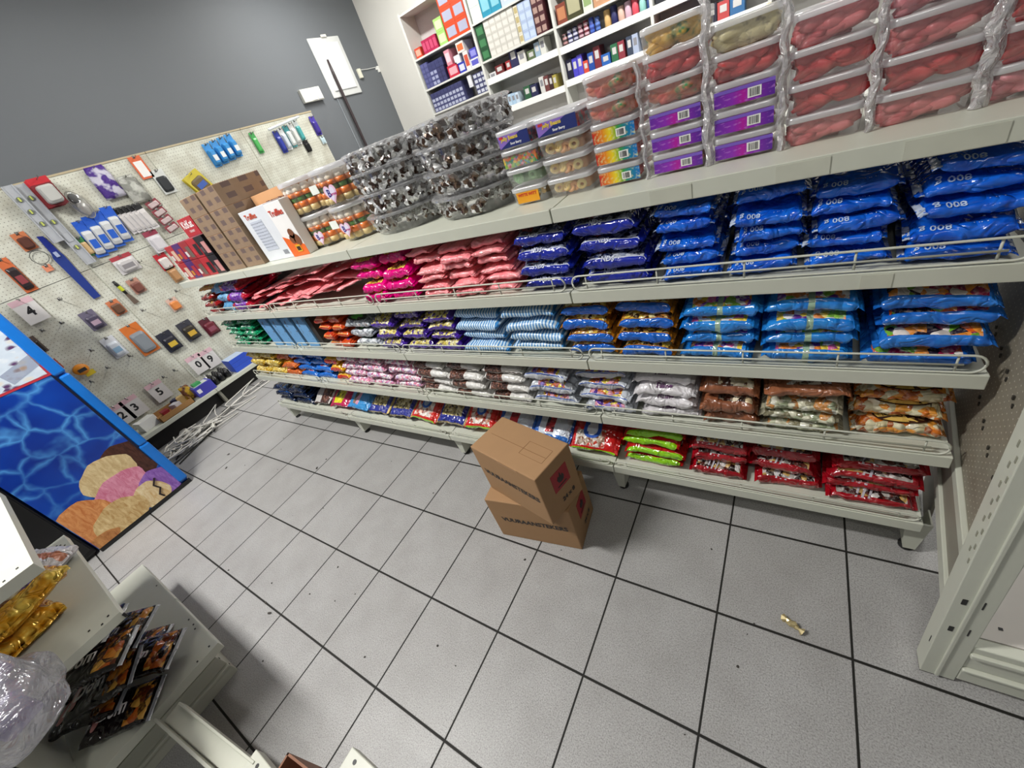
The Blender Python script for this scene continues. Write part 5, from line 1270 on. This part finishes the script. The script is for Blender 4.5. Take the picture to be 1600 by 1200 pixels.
grid_box('green_box', 0, .43, zz[1], .125, .22, .125, 1, 2, '#9ac46a', '#c9e0a8', '', 'box', 'green boxes', over=lambda i, j: '%s pale green box beside the orange boxes' % ('lower', 'upper')[j])
grid_box('red_box', 0, .02, zz[1], .10, .2, .10, 1, 1, '#c9442e', '#e6a08a', 'small red orange box at the corner end of the upper shelf', 'box', None)
grid_box('crimson_box', 0, .16, zz[1], .058, .2, .135, 4, 1, '#a8204a', '#c2486c', '', 'box', 'crimson boxes', over=lambda i, j: 'narrow crimson box, %s from the red orange box' % COLW[i])
def packets(b, x, z, nx, nz, c, w_=.058, h=.052, pan='#b8bccc', name='blue_packet', lab='blue and white packet in the stacked grid on the corner shelving', grp='blue and white packets', d=.2):
    grid_box(name, b, x, z, w_, d, h, nx, nz, c, pan, lab, 'packet', grp)
packets(0, .02, zz[2], 2, 5, '#4c4e7e', pan='#5a5c8a'); packets(0, .14, zz[2], 2, 3, '#484a78', pan='#9a9ebc'); packets(0, .14, zz[2]+.157, 4, 2, '#3a3c66', .06, .04, '#3a3c66', 'dark_packet', 'plain dark blue packet laid over the corner packets', 'dark blue packets')
packets(0, .26, zz[2], 2, 3, '#34345a', pan='#3a3a62', name='navy_packet', lab='plain navy packet next to the pink jar', grp='navy packets')
packets(0, .02, zz[3], 9, 3, '#464872', pan='#a8acc2', name='low_packet', lab='blue and white packet on the lower corner shelf', grp='lower packets'); packets(0, .02, zz[3]+.157, 9, 1, '#3c3e66', pan='#3c3e66', name='dark_packet', lab='plain dark blue packet on top of the lower grid', grp='dark blue low packets')
packets(0, .75, zz[3], 3, 4, '#46486e', pan='#c0c3d0', name='checked_packet', lab='checked blue packet beside the white slip', grp='checked packets'); grid_box('white_slip', 0, .66, zz[3]+.10, .06, .18, .12, 1, 1, '#d2d2d6', '#dcdce0', 'tall white slip box among the blue packets', 'box', None)
for (nm, x, z, w_, h, c, p, l) in (('pink_jar', .42, 0, .16, .12, '#b8243c', '#d8a0a8', 'pink and red jar carton on the corner shelf'), ('pink_box', .44, .121, .08, .15, '#d08a98', '#e6c0c8', 'tall pink box on the jar carton'), ('navy_box', .59, 0, .10, .10, '#2a35a0', '#c9cce6', 'royal blue box beside the jar carton'), ('white_box', .56, .101, .09, .08, '#d5d5da', '#e6e6ea', 'white box on the royal blue box'),
                                 ('orange_white_box', .64, .182, .11, .10, '#d8d2cc', '#d86a3a', 'white and orange box topmost on its shelf'), ('red_white_box', .70, 0, .07, .18, '#dcd4d0', '#c2503a', 'white and red box by the divider'), ('violet_box', .775, 0, .13, .08, '#d4d4e0', '#5a5ab8', 'white and violet box, lower, by the divider'), ('violet_box', .80, .081, .10, .09, '#4a4ab4', '#8a8ad0', 'violet box stacked by the divider')):
    grid_box(nm, 0, x, zz[2]+z, w_, .2, h, 1, 1, c, p, l, 'box', None)
zz = LV[1]
for i in range(2): grid_box('pale_box', 1, .005, zz[1]+i*.13, .14, .2, .13, 1, 1, '#cfd8cf', '#dfe6dc', 'pale green white box, %s above the dark green boxes' % ('lower', 'upper')[i], 'box', None)
grid_box('green_tin', 1, .005, zz[2], .11, .2, .107, 1, 3, '#1d4a2c', '#3f7a4e', '', 'box', 'dark green boxes', over=lambda i, j: 'dark green box, %s of three by the divider' % ordn(j, 3))
grid_box('white_packet', 1, .125, zz[2], .078, .2, .066, 5, 5, '#c9c6be', '#d8d5ce', 'small white packet in the square white stack', 'packet', 'white packets')
grid_box('cream_packet', 1, .53, zz[2], .05, .2, .08, 1, 4, '#d8d2c0', '#b8a878', 'cream and gold packet beside the white stack', 'packet', 'cream packets')
grid_box('sky_packet', 1, .585, zz[2], .075, .2, .08, 2, 4, '#a9b9d6', '#bccbe4', 'pale blue packet in the stack beside the cream ones', 'packet', 'pale blue packets')
grid_box('maroon_packet', 1, .745, zz[2], .065, .2, .08, 2, 4, '#4a2026', '#a88a80', 'maroon patterned packet by the divider', 'packet', 'maroon packets')
grid_box('teal_box', 1, .15, zz[1], .125, .2, .24, 2, 1, '#1f8aa8', '#7fc0d0', '', 'box', 'teal boxes', over=lambda i, j: 'teal box, %s above the white packets' % COLW[i]); grid_box('ice_box', 1, .41, zz[1], .36, .2, .18, 1, 1, '#bcc8d8', '#cfd8e2', 'wide pale box above the cream packets', 'box', None)
def books(b, z, items, where, y=YW0+.05):
    x = .03
    for i, (c, w_, h, lean_, word) in enumerate(items):
        if c:
            e = empty('small_box', (BX[b]+x, y, z+.001), (0, 0, 0)); tag(e, '%s upright box %s' % (word, where), 'box')
            MB().box(0, w_*.94, 0, .16, 0, h).build('carton', plain(c, .45), e); MB().box(w_*.2, w_*.75, -.001, 0, h*.55, h*.85).build('print_panel', plain('#c9c6c4' if sum(hexc(c)[:3]) < 1.4 else '#8a8a90'), e)
        x += w_
books(1, zz[3], [('#d8d8d8', .10, .09, 0, 'low white'), ('#6a2426', .12, .13, 0, 'dark maroon'), (None, .03, 0, 0, ''), ('#9a2c30', .07, .13, 0, 'crimson'), ('#2a2a52', .11, .22, 0, 'navy'), ('#dcdad4', .10, .16, 0, 'pale'), (None, .02, 0, 0, ''), ('#5a6a4a', .10, .13, 0, 'olive'), ('#9ab0c4', .07, .17, 0, 'grey blue'), ('#d4d4ce', .07, .19, 0, 'tall ivory')], 'on the middle lipped shelf of white cartons bay')
books(1, zz[4], [('#5a9a5a', .07, .07, 0, 'low green'), (None, .03, 0, 0, ''), ('#20243a', .06, .18, 0, 'black'), ('#b9cfe2', .055, .16, 0, 'ice blue'), ('#a9c4dc', .055, .155, 0, 'second ice blue'), ('#c4d4e4', .05, .15, 0, 'third ice blue'), (None, .08, 0, 0, ''), ('#2c5a3c', .09, .17, 0, 'forest green'), ('#2a2c50', .09, .16, 0, 'midnight'), (None, .04, 0, 0, ''), ('#d2d0cc', .06, .2, 0, 'bone white'), ('#6a3a3a', .06, .19, 0, 'brick'), ('#3a2424', .05, .18, 0, 'umber'), ('#a89a4a', .05, .17, 0, 'mustard')], 'on the lower lipped shelf of white cartons bay')
zz = LV[2]
for i, (c, p, w_, h, word) in enumerate((('#7a3a2a', '#b87a54', .11, .16, 'brown red'), ('#3a3a1e', '#a8a484', .17, .20, 'dark olive lettered'), ('#c9cfc0', '#8aa06a', .10, .22, 'white green'), ('#b88a68', '#d8b090', .24, .2, 'tan printed'), ('#c9b8a0', '#a86a4a', .2, .2, 'sand'))):
    grid_box('tall_box', 2, (.02, .13, .31, .42, .68)[i], zz[2], w_, .2, h, 1, 1, c, p, word+' box on the upper shelf over the striped rolls', 'box', None)
def rolls(b, z, cols, where):
    src = {}
    for i, (c, c2, n, nm) in enumerate(cols):
        g = G('roll_wrap'); s = g.sep(g.obj()); mt = g.finish(g.mix(g.math('GREATER_THAN', g.math('FRACT', g.math('MULTIPLY', s[2], 26)), .5), c, c2), .35)
        m = MB().lathe([(.024, 0), (.026, .004), (.026, n), (.022, n+.004)], 12)
        tag(m.build('candy_roll', mt, None, (BX[b]+.06+i*.062, YW0+.08, z+.001), (0, 0, 0), smooth=True), '%s striped roll, %s %s' % (nm, ('1st', '2nd', '3rd', '4th', '5th', '6th', '7th', '8th', '9th', '10th', '11th', '12th', '13th')[i], where), 'roll')
rolls(2, zz[3], [('#3a2a2a', '#b98a8a', .14, 'brown'), ('#2a2a5a', '#c9c9d8', .155, 'navy'), ('#1f1f4a', '#b8b8cc', .16, 'midnight'), ('#5a1f34', '#c9a8b0', .165, 'burgundy'), ('#6a1f2c', '#d0b0b8', .17, 'maroon'), ('#2a3a8a', '#4a6ac0', .17, 'royal blue'), ('#28407a', '#5a7ac4', .16, 'denim')], 'along from the divider on the striped roll shelf')
for i in range(7):
    tag(MB().box(0, .052, 0, .03, 0, .03).build('roll_pack', plain('#3a3444' if i % 2 else '#b8bac8'), None, (BX[2]+.04+i*.066, YW0+.012, zz[3]+.001)), 'small flat pack lying before the %s striped roll' % ('1st', '2nd', '3rd', '4th', '5th', '6th', '7th')[i], 'pack')
for i, (c, h, nm) in enumerate((('#c9a46a', .17, 'tan tube'), ('#1f2358', .18, 'navy tube'), ('#c9a898', .15, 'beige tube'), ('#c4a4b4', .16, 'lilac tube'), ('#cf4a5a', .16, 'red tube'), ('#8ac0b8', .14, 'mint tube'), ('#2a4a86', .13, 'blue tube'))):
    tag(MB().lathe([(.03, 0), (.033, .005), (.033, h), (.025, h+.008)], 12).build('candy_tube', plain(c), None, (BX[2]+.535+i*.07, YW0+.09, zz[3]+.001), smooth=True), nm+' standing past the striped rolls', 'tube')
books(2, zz[4], [('#1c1c3a', .07, .22, 0, 'black red'), ('#4a44c0', .06, .21, 0, 'violet blue'), ('#5a50c8', .06, .22, 0, 'indigo'), ('#cf4a34', .06, .15, 0, 'scarlet'), ('#1f4a9a', .07, .2, 0, 'cobalt'), ('#7a2a34', .075, .23, 0, 'burgundy'), ('#2a62b0', .10, .14, 0, 'azure'), (None, .01, 0, 0, ''), ('#2f6a48', .075, .19, 0, 'pine green'), ('#8a3440', .07, .19, 0, 'rust'), (None, .02, 0, 0, ''), ('#3a4458', .06, .2, 0, 'slate'), ('#a9b4cc', .06, .2, 0, 'pale steel')], 'on the book row shelf behind the rainbow column')
zz = LV[3]
books(3, zz[3], [('#24262e', .12, .2, 0, 'charcoal'), ('#3a4aa0', .1, .18, 0, 'blue'), ('#1c1c20', .12, .22, 0, 'jet black'), ('#2a3a8a', .1, .2, 0, 'ultramarine'), ('#5a2a5a', .1, .18, 0, 'plum'), ('#2a2c34', .14, .2, 0, 'graphite'), ('#8a3a5a', .1, .2, 0, 'magenta')], 'on the dark box shelf behind the yellow gummies')
books(3, zz[4], [('#c97a3a', .1, .16, 0, 'orange'), ('#a83a6a', .1, .17, 0, 'raspberry'), ('#3a3a8a', .1, .18, 0, 'deep blue'), ('#6a2a7a', .12, .18, 0, 'grape'), ('#2a2a3a', .1, .18, 0, 'onyx'), ('#b84a4a', .1, .17, 0, 'coral'), ('#3a6a9a', .12, .17, 0, 'marine')], 'on the low box shelf behind the second purple column')
books(4, LV[4][3], [('#d8d8d4', .3, .3, 0, 'large white'), (None, .05, 0, 0, ''), ('#c23a3a', .06, .25, 0, 'tall red'), ('#cfcfca', .3, .3, 0, 'second large white')], 'on the last wall shelving bay')
e = empty('laundry_pack', (BX[0]+.34, YW0+.05, LV[0][4]+.001)); tag(e, 'purple pack on the low corner shelf beside the chocolate bowls', 'pack')
MB().box(0, .2, 0, .2, 0, .3).build('bag_body', plain('#5a3a78'), e, bevel=.02); MB().box(.05, .15, -.002, 0, .1, .25).build('print_panel', plain('#c2607a'), e)

# ---------------------------------------------------------------- low gondola goods and the near corner
ZG1, ZG2 = .222, .614
bag('whitepurple', (-.83, -1.325, ZG2), 'white sack with purple square on the middle gondola shelf', (.05, 0, .45), .82, None, None, ZG2)
GR = []
bag('gold', (-.55, -1.45, ZG2), 'shiny gold chocolate bag on the middle gondola shelf, lower of two', (0, 0, .25), (.9, .72, 1), None, GR, ZG2); bag('gold', (-.575, -1.40, ZG2), 'shiny gold chocolate bag on the middle gondola shelf, upper of two', (.08, .05, .35), (1.0, .85, .9), None, GR, ZG2)
DZ = [(-.385, -1.43, 0, .80), (-.50, -1.475, 0, .85), (-.62, -1.33, 0, .70), (-.44, -1.30, 0, .72), (-.60, -1.445, 0, .8), (-.415, -1.40, 1, .98), (-.53, -1.37, 1, .66), (-.47, -1.28, 1, .62), (-.39, -1.355, 2, .90), (-.50, -1.33, 2, .78)]
DL = ['flat at the heap front edge', 'flat at the heap base near the sack', 'flat at the heap back', 'flat at the shelf front edge', 'flat, deep in shadow', 'second layer, angled at the front', 'second layer, middle of the heap', 'second layer, toward the freezer',
      'topmost, facing up at the front', 'topmost, behind the front one']
DR = []
for i, (x, y, l, rz) in enumerate(DZ):
    bag('dom', (x+.03, y-.03, ZG1), 'black orange-patterned chocolate bag, '+DL[i], (R.uniform(-.08, .08), R.uniform(-.08, .08), rz), (1.08, 1.2, .85), None, DR, ZG1)
# near shelf ends
e = empty('loose_rail', (0, 0, 0)); tag(e, 'white metal rail and shelf edge lying against the ridged kick plate', 'rail')
RM = Matrix.Translation((-.236, -1.412, .2)) @ Matrix.Rotation(.115, 4, 'Z')
MB().box(0, .5, -.012, -.004, -.20, .012, 0, RM).build('rail_face', WHT, e); MB().box(.02, .5, .0, .05, -.03, -.012, 0, RM).box(.04, .5, .05, .058, -.03, .004, 0, RM).build('rail_channel', WHT, e, bevel=.002)
for (nm, x, y, w_, z, lab) in (('shelf_end', .226, -1.28, .105, .20, 'white shelf end with two dark holes beside the brown open box'), ('shelf_end', .523, -1.13, .30, .20, 'white shelf end with dark holes past the brown open box')):
    e = empty(nm, (x, y, 0)); tag(e, lab, 'shelf', 'white shelf ends')
    MB().box(0, w_, -.5, 0, .16, z).build('shelf_board', WHT, e, bevel=.003); MB().box(.005, w_-.005, -.5, -.02, 0, .16).build('support_leg', WHT, e)
    for px, py, r in ((.045, -.02, .006), (.07, -.055, .009)):
        MB().lathe([(r, z), (r, z+.001)], 10, 0, (px if w_ < .2 else px-.01, py)).build('screw_hole', BLACK, e)
e = empty('open_box', (.338, -1.234, 0), (0, 0, .1)); tag(e, 'open brown cardboard box between two white shelf ends', 'carton')
MB().box(0, .175, -.25, -.244, 0, .2).box(0, .175, -.006, 0, 0, .2).box(0, .006, -.25, 0, 0, .2).box(.169, .175, -.25, 0, 0, .2).box(0, .175, -.25, 0, 0, .006).build('carton_sides', plain('#8a5f48', .7), e)
# clear plastic sack drooping over the shelf end
def sack():
    m = MB(); n, k2 = 26, 26; q = Vector((3.1, 5.2, 1.7)); vs = []; fs = []
    for j in range(n+1):
        t = j/n
        for k in range(k2):
            a = 2*PI*k/k2
            rx = .17*(1-.55*t**3)*(.75+.25*math.sin(PI*min(1, t+.25))); ry = .10*(1-.4*t**3)
            p = Vector((rx*math.cos(a), ry*math.sin(a), .215*t))
            nn = noise.noise(p*9+q)*.03+noise.noise(p*24+q)*.014
            p += Vector((math.cos(a), math.sin(a), .3))*nn; p.z = max(p.z, .001); vs.append(p)
    for j in range(n):
        for k in range(k2): fs.append((j*k2+k, j*k2+(k+1) % k2, (j+1)*k2+(k+1) % k2, (j+1)*k2+k))
    return m.add(vs, fs)
SACK = clear_mat('plastic_sack', (.90, .90, .95, 1), .20, .14, .12, 1.0, 14)
e = empty('plastic_sack', (-.13, -1.475, ZG2+.001)); tag(e, 'crumpled clear plastic sack with purple packs on the middle gondola shelf end', 'plastic bag')
o = sack().build('clear_film', SACK, e, smooth=True); s = o.modifiers.new('thick', 'SOLIDIFY'); s.thickness = .0005
for i, (x, y, z, c) in enumerate(((-.06, 0, .02, '#4a1f7a'), (.03, .0, .02, '#4a1f7a'), (-.02, .0, .12, '#5a2a86'))):
    MB().box(0, .11, -.05, .03, 0, .09, 0, Matrix.Translation((x-.04, y, z)) @ Matrix.Rotation(.3*i, 4, 'Z')).build('purple_pack', plain(c, .3), e, bevel=.012)

for o in COL.objects:
    if '_top' in o: del o['_top']
